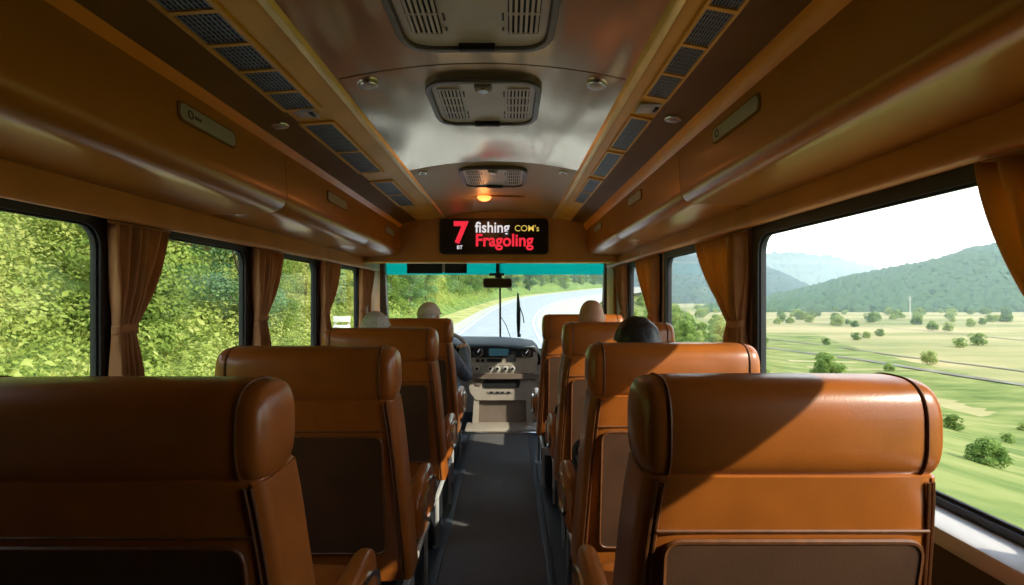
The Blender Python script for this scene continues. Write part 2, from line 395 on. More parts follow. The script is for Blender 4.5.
# orange strips, dark panels, vent panels
def strip(name, pts, m, y0=YB, y1=4.66, th=.02):
    bm = bmesh.new()
    poly = list(pts)+[(x, z+th) for x, z in reversed(pts)]
    extrude_xz(bm, poly, y0, y1); return struct(build(name, bm, m, smooth=30))
strip('trim_5', [(-1.012, .630), (-.995, .640), (-.966, .662)], M['orange'])
strip('trim_6', [(.715, .598), (.70, .608), (.674, .660)], M['orange'])
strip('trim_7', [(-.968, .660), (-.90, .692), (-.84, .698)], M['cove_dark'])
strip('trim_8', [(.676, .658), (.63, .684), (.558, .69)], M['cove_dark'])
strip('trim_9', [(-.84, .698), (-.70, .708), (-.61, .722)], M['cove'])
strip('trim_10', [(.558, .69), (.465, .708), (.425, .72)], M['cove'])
# ceiling mouldings
for i, (x, z) in enumerate(((-.592, .716), (.413, .714))):
    bm = bmesh.new(); s = -1 if i == 0 else 1
    extrude_xz(bm, fillet([(x-.022*1, z+.012), (x-.012, z-.006), (x+.012, z-.006), (x+.022, z+.012), (x+.02, z+.03), (x-.02, z+.03)], .004, 3), YB, 4.66)
    struct(build('trim_%d' % (11+i), bm, M['gold'], smooth=30))
# steel ceiling panels
def ceil_arc(n=18):
    x0, x1, ze, zc = -.58, .40, .722, .778
    return [(x0+(x1-x0)*i/n, ze+(zc-ze)*(1-((2*i/n)-1)**2)) for i in range(n+1)]
def ceil_z(x): 
    u = (x-(-.58))/.98*2-1; return .722+.056*(1-u*u)
CE = [(YB, 1.70), (1.708, 2.93), (2.938, 4.66)]
for i, (a, b) in enumerate(CE):
    bm = bmesh.new(); arc = ceil_arc()
    poly = arc+[(x, z+.02) for x, z in reversed(arc)]
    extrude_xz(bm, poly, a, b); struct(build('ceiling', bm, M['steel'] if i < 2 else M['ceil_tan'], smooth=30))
bm = bmesh.new(); box(bm, -.6, .43, YB, 4.66, EYE+.80, EYE+.82); struct(build('ceiling', bm, M['dark']))
# bulkhead above the windshield and cab soffit
bm = bmesh.new(); extrude_xz(bm, fillet([(XL, .318), (XR, .318), (XR, .93), (XL, .93)], [.0, .0, 0, 0]), 4.66, 4.78)
struct(build('wall_front_bulkhead', bm, M['bulk']))
bm = bmesh.new(); box(bm, XL, XR, 4.655, 4.70, EYE+.308, EYE+.326, .006); struct(build('trim_13', bm, M['gold']))
bm = bmesh.new(); rings = [[(x, y, z+EYE) for x, y, z in ((XL, 4.78, .33), (XR, 4.78, .33), (XR, 5.55, .47), (XL, 5.55, .47))], [(x, y, z+EYE) for x, y, z in ((XL, 4.78, .36), (XR, 4.78, .36), (XR, 5.55, .5), (XL, 5.55, .5))]]
loft(bm, rings); struct(build('ceiling_cab', bm, M['bulk']))
bm = bmesh.new(); box(bm, XL-.06, XR+.06, 5.52, 5.6, EYE+.46, EYE+.95); struct(build('wall_front', bm, M['skin_outer']))
bm = bmesh.new(); box(bm, XL-.06, XR+.06, 5.78, 5.85, -.1, EYE-.6); struct(build('wall_front', bm, M['skin_outer']))
# cab side pillars
for i, (x0, x1) in enumerate(((XL-.01, XL+.07), (XR-.045, XR+.01))):
    bm = bmesh.new(); rings = [[(x, y, EYE+z) for x, y in ((x0, y0), (x1, y0), (x1, y0+.09), (x0, y0+.09))] for z, y0 in ((-.7, 5.68), (.47, 5.44))]
    loft(bm, rings); struct(build('pillar', bm, M['dash_brown']))
    bm = bmesh.new(); xa, xb = (XL, XL+.03) if i == 0 else (XR-.03, XR)
    box(bm, xa, xb, 5.1, 5.45, EYE-.75, EYE+.42, .01); struct(build('trim_%d' % (14+i), bm, M['valance']))
# windshield
def ws_y(z): return 5.56-(z-.47)*.24
def wpane(name, x0, x1, z0, z1, m, parent, off=0):
    bm = bmesh.new()
    rings = [[(x0, ws_y(z)+off, z+EYE), (x1, ws_y(z)+off, z+EYE), (x1, ws_y(z)+.006+off, z+EYE), (x0, ws_y(z)+.006+off, z+EYE)] for z in (z0, z1)]
    loft(bm, rings); return build(name, bm, m, parent, smooth=0)
bm = bmesh.new()
rings = [[(XL, ws_y(z)-.01, z+EYE), (XR, ws_y(z)-.01, z+EYE), (XR, ws_y(z)+.03, z+EYE), (XL, ws_y(z)+.03, z+EYE)] for z in (-.64, -.585)]
loft(bm, rings)
ws = struct(build('window_9', bm, M['black']), 'wide front windshield with teal sunband')
wpane('pane', XL, XR, -.6, .245, M['glass_front'], ws)
wpane('tinted_band', XL, XR, .245, .48, M['glass_teal'], ws)['label'] = 'teal tinted strip along the top of the glass'
# centre bar
bm = bmesh.new(); x = (500-509)*5.6/F
tube(bm, [(x, ws_y(.24)-.02, EYE+.45), (x, ws_y(-.45)-.02, EYE-.46)], .011, 8); struct(build('trim_16', bm, M['black']))

# ------------------------------------------------------------------ air vents
def vplane(side):
    return ((-.838, .6985), (-.705, .7075)) if side < 0 else ((.552, .6915), (.472, .7065))
def vent(side, y0, y1, cells, label, blue=False):
    (xa, za), (xb, zb) = vplane(side)
    c = Vector(((xa+xb)/2, (y0+y1)/2, EYE+(za+zb)/2))
    t = thing('air_vent', label, 'air vent', c, 'air vents along the ceiling edges')
    def f(p, off):   # p=(u across 0..1, y)
        return Vector((xa+(xb-xa)*p[0], p[1], EYE+za+(zb-za)*p[0]-off))-c
    bm = bmesh.new(); m = .07; ml = .012
    ring_plate(bm, [(-.03, y0-ml), (1.03, y0-ml), (1.03, y1+ml), (-.03, y1+ml)], [(m, y0+ml*.5), (1-m, y0+ml*.5), (1-m, y1-ml*.5), (m, y1-ml*.5)], lambda p: f(p, .001), lambda p: f(p, .009))
    build('frame', bm, M['cove'], t)
    L = (y1-y0)/cells
    for k in range(cells):
        a, b = y0+k*L+.008, y0+(k+1)*L-.008
        bm = bmesh.new(); slab(bm, [(m*.6, a), (1-m*.6, a), (1-m*.6, b), (m*.6, b)], lambda p: f(p, .0012), lambda p: f(p, .003))
        g = build('grille', bm, M['dark'], t)
        bm = bmesh.new(); n = 9
        for q in range(n):
            u = m+(1-2*m)*(q+.5)/n; w = .021
            slab(bm, [(u-w, a), (u+w, a), (u+w, b), (u-w, b)], lambda p: f(p, .004), lambda p: f(p, .0062))
        for q in range(1, 7):
            yy = a+(b-a)*q/7
            slab(bm, [(m, yy-.0012), (1-m, yy-.0012), (1-m, yy+.0012), (m, yy+.0012)], lambda p: f(p, .003), lambda p: f(p, .0045))
        build('slats', bm, M['vent'], g)
        if k:
            yy = y0+k*L
            bm = bmesh.new(); slab(bm, [(m*.5, yy-.007), (1-m*.5, yy-.007), (1-m*.5, yy+.007), (m*.5, yy+.007)], lambda p: f(p, .002), lambda p: f(p, .0095))
            build('crossbar', bm, M['cove'], t)
vent(-1, .6, 1.9, 8, 'longest slatted black air vent along the left ceiling edge, nearest the camera')
vent(-1, 2.06, 2.86, 2, 'two-cell slatted air vent midway along the left ceiling edge')
vent(-1, 3.1, 3.9, 2, 'two-cell slatted air vent on the left ceiling edge beside the front sign')
vent(1, .5, 1.78, 7, 'longest slatted black air vent along the right ceiling edge, nearest the camera')
vent(1, 1.99, 2.40, 1, 'single-cell slatted air vent on the right edge behind the longest one')
vent(1, 2.47, 2.93, 1, 'single-cell air vent midway along the right ceiling edge')
vent(1, 3.02, 3.75, 2, 'two-cell slatted air vent on the right ceiling edge beside the front sign')
# little switches / lamps between the vents
for side, y, lb in ((-1, 1.94, 'left'), (1, 1.88, 'right')):
    (xa, za), (xb, zb) = vplane(side); c = Vector(((xa+xb)/2, y, EYE+(za+zb)/2))
    t = thing('reading_light', 'small rectangular reading light in the gap between %s ceiling vents' % lb, 'light', c)
    bm = bmesh.new(); box(bm, -.04, .04, -.045, .045, -.010, -.001, .004); build('housing', bm, M['plate'], t)
    bm = bmesh.new(); box(bm, -.026, .012, -.03, .03, -.014, -.008, .003); build('lens', bm, M['hatch'], t)
    bm = bmesh.new(); box(bm, .02, .034, -.02, .02, -.015, -.008, .002); build('switch', bm, M['black'], t)
# round downlights / speakers
def downlight(c, nrm, r, label):
    t = thing('downlight', label, 'light', c)
    bm = bmesh.new(); disc(bm, (0, 0, 0), nrm, r, .010); build('rim', bm, M['chrome'], t)
    bm = bmesh.new(); disc(bm, Vector(nrm)*.006, nrm, r*.72, .004, dome=.004); build('lens', bm, M['hatch'], t)
downlight((-.915, 2.04, EYE+.688), (.15, 0, -1), .036, 'round chrome downlight on the brown panel above the left bins')
downlight((.625, 1.95, EYE+.683), (-.15, 0, -1), .033, 'round chrome downlight on the brown panel above the right bins')
downlight((-.49, 1.78, EYE+ceil_z(-.49)), (.1, 0, -1), .036, 'round downlight on left half of steel ceiling behind the seam')
downlight((.305, 1.78, EYE+ceil_z(.305)), (-.1, 0, -1), .036, 'round downlight on right half of steel ceiling behind the seam')
downlight((-.51, 3.02, EYE+ceil_z(-.51)), (.1, 0, -1), .026, 'tiny downlight left of the third roof hatch')
downlight((.32, 3.02, EYE+ceil_z(.32)), (-.1, 0, -1), .026, 'tiny downlight right of the third roof hatch')
t = thing('ceiling_lamp', 'small amber lamp glowing on the ceiling above the front sign', 'lamp', (-.19, 3.93, EYE+ceil_z(-.19)))
bm = bmesh.new(); box(bm, -.35, .35, -.02, .02, -.008, 0, .003); build('base', bm, M['cove_dark'], t)
bm = bmesh.new(); disc(bm, (0, 0, -.006), (0, 0, -1), .055, .012, dome=.022); build('lens', bm, M['lamp'], t)
ld = bpy.data.lights.new('ceiling_lamp_light', 'POINT'); ld.color = (1, .4, .12); ld.energy = .6; ld.shadow_soft_size = .04
lo = bpy.data.objects.new('ceiling_lamp_light', ld); C.objects.link(lo); lo.location = (-.19, 3.93, EYE+ceil_z(-.19)-.09)

# ------------------------------------------------------------------ roof hatches
def hatch(cx, y0, y1, w, label, latch_near=True):
    zc = EYE+ceil_z(cx); cy = (y0+y1)/2; h = y1-y0
    t = thing('roof_hatch', label, 'roof hatch', (cx, cy, zc), 'roof hatches along the ceiling')
    def sagz(x): return 0.0
    def outl(w_, h_, r): return rrect(w_, h_, r, 7)
    def f(off): return lambda p: (p[0], p[1], sagz(p[0])-off)
    bm = bmesh.new(); ring_plate(bm, outl(w, h, .10), outl(w-.05, h-.05, .08), f(-.004), f(.019)); 
    build('frame', bm, M['hatch_frame'], t, smooth=30)
    bm = bmesh.new(); ring_plate(bm, outl(w-.01, h-.01, .10), outl(w-.04, h-.04, .085), f(.013), f(.026))
    build('rim', bm, M['rim'], t, smooth=30)
    bm = bmesh.new(); rings = []
    o = outl(w-.05, h-.05, .08)
    slab(bm, o, f(-.01), f(.016)); build('panel', bm, M['hatch'], t, smooth=30)
    for s in (-1, 1):
        bm = bmesh.new(); xc = s*w*.30; gw = w*.19; gh = h*.66
        slab(bm, rrect(gw, gh, .012, 4, xc, 0), f(.014), f(.018)); g = build('grille', bm, M['dark'], t)
        bm = bmesh.new(); nx, ny = 6, 4
        for i in range(nx):
            x = xc-gw/2+gw*(i+.5)/nx
            slab(bm, [(x-gw*.045, -gh/2), (x+gw*.045, -gh/2), (x+gw*.045, gh/2), (x-gw*.045, gh/2)], f(.017), f(.022))
        for j in range(ny+1):
            y = -gh/2+gh*j/ny
            slab(bm, [(xc-gw/2, y-.004), (xc+gw/2, y-.004), (xc+gw/2, y+.004), (xc-gw/2, y+.004)], f(.017), f(.0225))
        build('bars', bm, M['hatch'], g)
        for j, (yy, L) in enumerate(((-h*.22, .05), (h*.2, .035), (h*.30, .018))):
            bm = bmesh.new(); slab(bm, rrect(.006, L, .002, 2, s*w*.175, yy), f(.0155), f(.018))
            build('marking', bm, M['mark'], t)
    bm = bmesh.new(); box(bm, -.055, .055, h/2-.045, h/2-.018, -.034, -.012, .004); build('handle', bm, M['black'], t)
    if latch_near:
        bm = bmesh.new(); box(bm, -.032, .032, -h/2+.02, -h/2+.085, -.03, -.012, .008); l = build('latch', bm, M['hatch_frame'], t)
        bm = bmesh.new(); disc(bm, (0, -h/2+.06, -.028), (0, 0, -1), .02, .01); build('knob', bm, M['chrome'], l)
hatch(-.097, .95, 1.58, .46, 'large grey roof hatch nearest the camera, cut by top of frame', False)
hatch(-.094, 1.79, 2.26, .43, 'grey roof hatch just beyond the ceiling seam, second from camera')
hatch(-.097, 3.02, 3.53, .42, 'small far grey roof hatch just behind the amber ceiling lamp')

# ------------------------------------------------------------------ LED sign
c = P(494, 236.5, 4.64)
t = thing('led_sign', 'black LED sign with red and white lettering above windshield', 'sign', c)
bm = bmesh.new(); slab(bm, rrect(.985, .322, .045, 6), lambda p: (p[0], .02, p[1]), lambda p: (p[0], -.02, p[1])); build('housing', bm, M['black'], t, smooth=30)
bm = bmesh.new(); slab(bm, rrect(.95, .29, .03, 6), lambda p: (p[0], -.018, p[1]), lambda p: (p[0], -.0235, p[1])); scr = build('screen', bm, M['led_black'], t, smooth=30)
def text(s, size, x, z, m, parent, bold=.0, shear=0., sx=1., y=-.0245, name='lettering'):
    cu = bpy.data.curves.new('tmp_text', 'FONT'); cu.body = s; cu.size = size; cu.offset = bold; cu.extrude = .0012; cu.shear = shear; cu.align_x = 'LEFT'
    ob = bpy.data.objects.new('tmp_text', cu); C.objects.link(ob)
    dg = bpy.context.evaluated_depsgraph_get(); me = bpy.data.meshes.new_from_object(ob.evaluated_get(dg))
    bpy.data.objects.remove(ob); me.name = name
    me.transform(Matrix.Diagonal((sx, 1, 1, 1))); me.transform(Matrix.Rotation(PI/2, 4, 'X')); me.transform(Matrix.Translation((x, y, z)))
    me.materials.clear()
    return link(name, me, m, parent)
text('7', .265, -.365, -.055, M['led_red'], scr, .010, 0, .95)
text('BT', .045, -.335, -.115, M['led_white'], scr, .001)
text('fishing', .135, -.17, .035, M['led_white'], scr, .0025, 0, .92)
text("COM's", .078, .185, .045, M['led_yellow'], scr, .0003, 0, 1.0)
text('Fragoling', .155, -.17, -.088, M['led_red'], scr, .004, 0, .93)
# ------------------------------------------------------------------ visor, mirror
c = P(437, 267, 5.2)
t = thing('sun_visor', 'black folded sun visor panels at top left of windshield', 'sun visor', c)
s = 5.2/F
bm = bmesh.new(); box(bm, -30*s, 5.5*s, -.012, .012, -6.5*s, 6.5*s, .008); build('panel', bm, M['dash_dark'], t)
bm = bmesh.new(); box(bm, 8*s, 30*s, -.012, .012, -6.3*s, 6.3*s, .008); build('panel', bm, M['dash_dark'], t)
bm = bmesh.new(); box(bm, 5.2*s, 8.3*s, -.008, .008, -5.5*s, 5.5*s, .004); build('hinge', bm, M['plate'], t)
bm = bmesh.new(); tube(bm, [(-20*s, 0, 6*s), (-20*s, .02, .14)], .008); tube(bm, [(20*s, 0, 6*s), (20*s, .02, .14)], .008); build('bracket', bm, M['black'], t)
c = P(497.5, 283, 5.25); s = 5.25/F
t = thing('rear_view_mirror', 'rear view mirror hanging in the middle of the windshield', 'mirror', c)
bm = bmesh.new(); slab(bm, rrect(29*s, 9.8*s, .03, 6), lambda p: (p[0], .03, p[1]), lambda p: (p[0], -.01, p[1])); build('housing', bm, M['dash_brown'], t, smooth=30)
bm = bmesh.new(); slab(bm, rrect(27*s, 8*s, .026, 6), lambda p: (p[0], -.009, p[1]), lambda p: (p[0], -.012, p[1])); build('mirror_glass', bm, M['mirror'], t, smooth=30)
bm = bmesh.new(); tube(bm, [(0, .02, 4*s), (0, .03, 10*s), (.0, .08, 22*s)], .018); build('stem', bm, M['black'], t)
bm = bmesh.new(); box(bm, -8.5*s, 7*s, .0, .05, 7.2*s, 10*s, .01); box(bm, -2.5*s, 4.5*s, -.01, .05, 4.5*s, 9*s, .01); build('sensor_box', bm, M['black'], t)
# outside wiper + thin wiper arm
t = thing('wiper', 'upright black wiper blade outside the windshield, right of the mirror', 'wiper', P(518, 338, 5.95)); s = 5.95/F
bm = bmesh.new()
rings = []
for k in range(13):
    u = k/12; z = (2+43*u)*s; w = .024*math.sin(PI*min(1, .12+u*.83))**.6; xo = .5*s-2*s*max(0, u-.7)
    rings.append([(xo+w*math.cos(a*PI/4), .018*math.sin(a*PI/4), z) for a in range(8)])
loft(bm, rings); build('blade', bm, M['black'], t)
bm = bmesh.new(); tube(bm, [(6*s, 0, 15*s), (5*s, 0, 22*s), (2*s, 0, 31*s)], .006); tube(bm, [(1*s, 0, 1*s), (1.2*s, -.0, 4*s)], .022); build('arm', bm, M['black'], t)
t = thing('wiper', 'thin wiper arm lying flat along the foot of the windshield', 'wiper', P(498, 339, 5.9)); s = 5.9/F
bm = bmesh.new(); tube(bm, [(-18*s, 0, 1*s), (0, 0, 0), (13*s, 0, -1*s)], .012); build('blade', bm, M['black'], t)
bm = bmesh.new(); tube(bm, [(0, 0, 0), (.02, .02, -.12)], .012); tube(bm, [(13*s, 0, 0), (8*s, 0, 14*s), (3*s, 0, 22*s)], .004); build('arm', bm, M['black'], t)

# ------------------------------------------------------------------ dashboard
YD = 5.1
def D(px, py, y=YD): return P(px, py, y)
t = thing('dashboard', 'cream and black dashboard with round dials below the windshield', 'dashboard', (0, YD, 0))
def dash_rel(v): return Vector(v)-Vector((0, YD, 0))
def pslab(name, pts, y0, y1, m, parent, r=.02, bev=0):
    q = [D(a, b) for a, b in pts]
    out = fillet([(v.x, v.z) for v in q], r, 5)
    bm = bmesh.new(); slab(bm, out, lambda p: (p[0], y0-YD, p[1]), lambda p: (p[0], y1-YD, p[1]))
    return build(name, bm, m, parent, smooth=30)
# upper body: curved hood
bm = bmesh.new(); rings = []
for x, zt, yf in ((-1.30, -.475, 4.95), (-.9, -.46, 4.93), (-.45, -.462, 5.03), (-.1, -.465, 5.07), (.15, -.485, 5.07), (.26, -.505, 5.10), (.31, -.55, 5.16), (.325, -.6, 5.22)):
    rings.append([(x, y-YD, EYE+z) for y, z in ((5.75, -.62), (5.75, zt+.02), (5.5, zt+.015), (yf+.06, zt), (yf, zt-.02), (yf-.015, zt-.035), (yf+.01, zt-.045), (yf+.06, zt-.048 if x < .3 else zt-.05), (5.3, -.70))])
loft(bm, rings); build('hood', bm, M['dash_dark'], t, smooth=60)
pslab('instrument_panel', [(459, 345), (536, 347), (538, 360), (535, 374), (459, 374)], 5.10, 5.35, M['dash'], t, [.01, .03, .03, .02, .01])
pslab('screen_surround', [(470, 346), (533, 347.5), (533, 357), (516, 357.5), (470, 357.5)], 5.085, 5.12, M['dash_dark'], t, .02)
pslab('display', [(489, 347.5), (509, 348), (508, 355.5), (489, 355.5)], 5.078, 5.10, M['screen'], t, .01)
def dial(px, py, r, y=5.08):
    c = dash_rel(D(px, py, YD)); c.y = y-YD
    bm = bmesh.new(); disc(bm, c, (0, -1, 0), r, .012, 24); d = build('dial', bm, M['chrome'], t)
    bm = bmesh.new(); disc(bm, c+Vector((0, -.011, 0)), (0, -1, 0), r*.86, .003, 24); f = build('dial_face', bm, M['dash_dark'], d)
    bm = bmesh.new(); slab(bm, [(-.003, -.005), (.003, -.005), (.002, r*.7), (-.002, r*.7)], lambda p: (c.x+p[0]+p[1]*.6, c.y-.015, c.z+p[1]*.8), lambda p: (c.x+p[0]+p[1]*.6, c.y-.017, c.z+p[1]*.8)); build('needle', bm, M['led_white'], d)
dial(478, 351.5, .05); dial(526, 352.5, .045)
def knob(px, py, r):
    c = dash_rel(D(px, py, YD)); c.y = 5.098-YD
    bm = bmesh.new(); disc(bm, c, (0, -1, 0), r, .02, 18); k = build('knob', bm, M['sill'], t)
    bm = bmesh.new(); disc(bm, c+Vector((0, -.02, 0)), (0, -1, 0), r*.55, .012, 14); build('knob_cap', bm, M['dash_dark'], k)
for px in (477, 490.5, 497.5, 505.5, 512.5): knob(px, 368.5, .027)
pslab('control_strip', [(473, 364.5), (518, 364.5), (518, 373), (473, 373)], 5.092, 5.11, M['plate'], t, .01)
pslab('radio', [(487, 358.5), (502, 358.5), (502, 362), (487, 362)], 5.09, 5.11, M['dash_dark'], t, .004)
pslab('switch_row', [(507, 358.5), (516, 358.5), (516, 361.5), (507, 361.5)], 5.09, 5.11, M['dash_dark'], t, .004)
for px in (476, 481): pslab('button', [(px, 359), (px+3.5, 359), (px+3.5, 362), (px, 362)], 5.088, 5.11, M['dash_dark'], t, .004)
pslab('lip', [(462, 373), (538, 373), (539, 378), (462, 378)], 5.04, 5.3, M['dash_brown'], t, .015)
pslab('lower_body', [(468, 377), (537, 377), (536, 390), (530, 400), (476, 400), (470, 392)], 5.09, 5.4, M['dash'], t, [.01, .01, .05, .05, .05, .05])
pslab('cubby', [(483, 380), (520.5, 380), (519, 387.5), (484, 387.5)], 5.08, 5.12, M['dark'], t, .02)
pslab('cubby', [(474, 380), (482, 380), (481, 386), (476, 385)], 5.08, 5.12, M['dash_brown'], t, .02)
pslab('label_strip', [(488, 391), (513, 391), (513, 393.2), (488, 393.2)], 5.083, 5.10, M['plate'], t, .004)
for px in (490, 496, 501, 507): pslab('button', [(px, 391.2), (px+3, 391.2), (px+3, 393), (px, 393)], 5.078, 5.09, M['dash_dark'], t, .002)
pslab('pedestal', [(478, 399), (527, 399), (529, 428), (476, 428)], 5.14, 5.5, M['dash_brown'], t, .01)
for a, b in ((474, 479), (526, 532)): pslab('pedestal_side', [(a, 398), (b, 398), (b+(2 if a > 500 else -1), 428), (a-(2 if a < 500 else -1), 428)], 5.10, 5.4, M['dash'], t, .01)
# step and threshold
bm = bmesh.new(); box(bm, -.42, .36, 4.86, 5.14, 0, .045, .01); struct(build('trim_17', bm, M['dash']))
bm = bmesh.new(); box(bm, -.46, .40, 4.80, 4.88, 0, .03, .008); struct(build('trim_18', bm, M['chrome']))
# steering wheel
t = thing('steering_wheel', 'pale rimmed steering wheel in front of the driver', 'steering wheel', (-.575, 4.50, EYE-.50))
tilt = Matrix.Rotation(math.radians(-62), 3, 'X')
R = .225
bm = bmesh.new(); tube(bm, [tilt @ Vector((R*math.cos(a*PI/20), R*math.sin(a*PI/20), 0)) for a in range(40)], .016, 8, closed=True); build('rim', bm, M['plate'], t)
for a in (PI*.5+PI, PI*.1, PI*.9):
    bm = bmesh.new(); tube(bm, [tilt @ Vector((.04*math.cos(a), .04*math.sin(a), -.02)), tilt @ Vector((R*math.cos(a), R*math.sin(a), 0))], .012); build('spoke', bm, M['dash_dark'], t)
bm = bmesh.new(); disc(bm, tilt @ Vector((0, 0, -.03)), tilt @ Vector((0, 0, 1)), .06, .04, dome=.01); build('hub', bm, M['dash_dark'], t)
bm = bmesh.new(); tube(bm, [tilt @ Vector((0, 0, -.02)), tilt @ Vector((0, 0, -.48))], .03); build('column', bm, M['dash_dark'], t)

# ------------------------------------------------------------------ aisle mat
t = thing('aisle_mat', 'long charcoal carpet runner along the aisle between the seats', 'carpet', (-.076, 1.8, 0))
bm = bmesh.new(); box(bm, -.25, .25, -2.9, 3.0, .001, .010, .003); build('runner', bm, M['mat_'], t)
for s in (-1, 1):
    bm = bmesh.new(); box(bm, min(s*.25, s*.29), max(s*.25, s*.29), -2.9, 3.0, .001, .014, .004); build('edge_strip', bm, M['mat_edge'], t)

# ------------------------------------------------------------------ seats
def superell(n, ax, ay, ex, cx=0, cy=0):
    out = []
    for k in range(n):
        a = 2*PI*k/n; c, s = math.cos(a), math.sin(a)
        out.append((cx+ax*math.copysign(abs(c)**(2/ex), c), cy+ay*math.copysign(abs(s)**(2/ex), s)))
    return out
def make_seat(name, label, w, zt, aisle, group, loc):
    """w width, zt top above the floor, aisle = side (+1/-1) of the aisle"""
    t = thing(name, label, 'seat', loc, group)
    hw = w/2; ay, az = .082, .09; zc = zt-az
    # --- headrest roll
    e = .05; N = 40
    def sect(k, x, bulge=0): return [(x, y*1+bulge*0, zc+z) for y, z in superell(N, ay*k, az*k, 2.5)]
    bm = bmesh.new(); rings = []
    for i in range(25):
        u = -1+2*i/24; k = 1+.05*(1-u**4)-.02*(abs(u) > .97)
        r = superell(N, ay*k, az*(1+.012*(1-u*u)), 3.0)
        rings.append([(u*(hw-e), y, zc+z) for y, z in r])
    loft(bm, rings); build('headrest', bm, M['leather'], t, smooth=60)
    for s in (-1, 1):
        bm = bmesh.new(); rings = []
        for i in range(12):
            v = i/11; k = max(.03, (1-v**3.3))**(1/3.3)
            r = superell(N, ay*.985*k, az*.985*k, 3.0); rings.append([(s*(hw-e+.004+(e-.004)*v), y, zc+z) for y, z in r])
        loft(bm, rings); build('headrest_end', bm, M['leather'], t, smooth=60)
        bm = bmesh.new(); tube(bm, [(s*(hw-e+.003), y, zc+z) for y, z in superell(48, ay*1.0, az*.998, 3.0)], .0027, 6, True)
        build('headrest_piping', bm, M['piping'], t)
    # --- backrest
    z1 = zc-az*.82; z0 = .36; tl = math.tan(math.radians(9)); dth = .085
    def yc(z): return (z1-z)*tl+.012
    def hwz(z): return hw-.014+.044*max(0, (z1-z)/(z1-z0))**.7
    def ring(z, grow=0., k=1.): return [(x, y, z) for x, y in superell(56, hwz(z)+grow, dth*k+grow, 8, 0, yc(z))]
    bm = bmesh.new(); rings = []
    zs = [z1+.006, z1]+[z1-(z1-z0)*i/14 for i in range(1, 15)]
    for i, z in enumerate(zs):
        k = 1 if 0 < i < len(zs)-1 else .9
        rings.append([(x, y, z) for x, y in superell(56, hwz(z)-(0 if k == 1 else .012), dth*(1+.05*math.sin(PI*i/len(zs)))*k, 8, 0, yc(z))])
    loft(bm, rings); build('backrest', bm, M['leather'], t, smooth=60)
    ein = .016
    for s in (-1, 1):
        # side panel wrapped round the flank
        bm = bmesh.new(); rings = []
        for i in range(15):
            z = z1-.004-(z1-z0-.008)*i/14; H = hwz(z)
            full = superell(160, H+.003, dth+.003, 8, 0, yc(z))
            pts = [p for p in full if p[0] > H-ein] 
            pts.sort(key=lambda p: math.atan2(p[1]-yc(z), p[0]-(H-ein-.02)))
            # resample to 24
            res = []
            L = [0]
            for a, b in zip(pts, pts[1:]): L.append(L[-1]+math.hypot(b[0]-a[0], b[1]-a[1]))
            for q in range(24):
                d = L[-1]*q/23; j = max(0, min(len(L)-2, next((m-1 for m in range(1, len(L)) if L[m] >= d), len(L)-2)))
                f = (d-L[j])/max(1e-9, L[j+1]-L[j]); res.append((s*(pts[j][0]+(pts[j+1][0]-pts[j][0])*f), pts[j][1]+(pts[j+1][1]-pts[j][1])*f, z))
            inner = [(s*(hwz(z)-ein-.004), yc(z)+dth*.5, z), (s*(hwz(z)-ein-.004), yc(z)-dth*.5, z)]
            rings.append(res+inner)
        loft(bm, rings); sp = build('side_panel', bm, M['leather'], t, smooth=50)
        for dx in (0, .010):
            bm = bmesh.new(); tube(bm, [(s*(hwz(z)-ein-dx), yc(z)-(dth+.004)*(1-((hwz(z)-ein-dx)/(hwz(z)+.004))**8)**.125-.001, z) for i, z in enumerate([z1-.01-(z1-z0-.02)*i/14 for i in range(15)])], .0034, 6)
            build('side_piping', bm, M['piping'], t)
    # --- pocket panel on the back
    pz1, pz0 = zt-.278, .47
    def yb(z, x=0): return yc(z)-dth*(1.0+.05*math.sin(PI*(z1-z)/(z1-z0)))
    pw = w-.085
    po = rrect(pw, pz1-pz0, .03, 6, 0, (pz1+pz0)/2)
    bm = bmesh.new(); slab(bm, po, lambda p: (p[0], yb(p[1])+.01, p[1]), lambda p: (p[0], yb(p[1])-.010, p[1]))
    pk = build('back_pocket', bm, M['leather_dark'], t, smooth=30)
    pk['label'] = 'darker brown pocket panel on the back'
    bm = bmesh.new(); tube(bm, [(p[0], yb(p[1])-.008, p[1]) for p in po], .0048, 6, True); build('pocket_piping', bm, M['piping'], pk)
    bm = bmesh.new(); tube(bm, [(x*(hw-ein-.012), yb(pz1+.016)-.001, pz1+.016) for x in (-1, -.5, 0, .5, 1)], .003, 6); build('seam_piping', bm, M['piping'], t)
    # --- cushion
    bm = bmesh.new(); rings = []
    for i in range(17):
        u = i/16; y = .10+.50*u; k = (1-abs(2*u-1)**5)**(1/5) if 0 < u < 1 else .35
        k = max(.4, k)
        rings.append([(x*(.97+.03*k), y, .435+z*(.55+.45*k)+.02*math.sin(PI*u)) for x, z in superell(40, hw-.005, .085, 5)])
    loft(bm, rings); build('cushion', bm, M['leather'], t, smooth=60)
    # --- armrest on the aisle side with a chrome inlay
    ax = aisle*(hw+.012)
    bm = bmesh.new(); rings = []
    for i in range(17):
        u = i/16; y = .17+.36*u; v = abs(2*u-1); k = max(.12, 1-v**3.2)**(1/3.2)
        rings.append([(ax+x, y, .50+.02*u+z*k) for x, z in superell(28, .034*max(.5, k), .105, 3.2)])
    loft(bm, rings); ar = build('armrest', bm, M['leather'], t, smooth=60)
    def oval(s1): return [(.35+.145*s1*math.cos(a*PI/14)*(1 if True else 1), .515+.072*s1*math.sin(a*PI/14)) for a in range(28)]
    bm = bmesh.new(); ring_plate(bm, oval(1), oval(.84), lambda p: (ax+aisle*.028, p[0], p[1]), lambda p: (ax+aisle*.0385, p[0], p[1])); build('armrest_trim', bm, M['chrome'], ar)
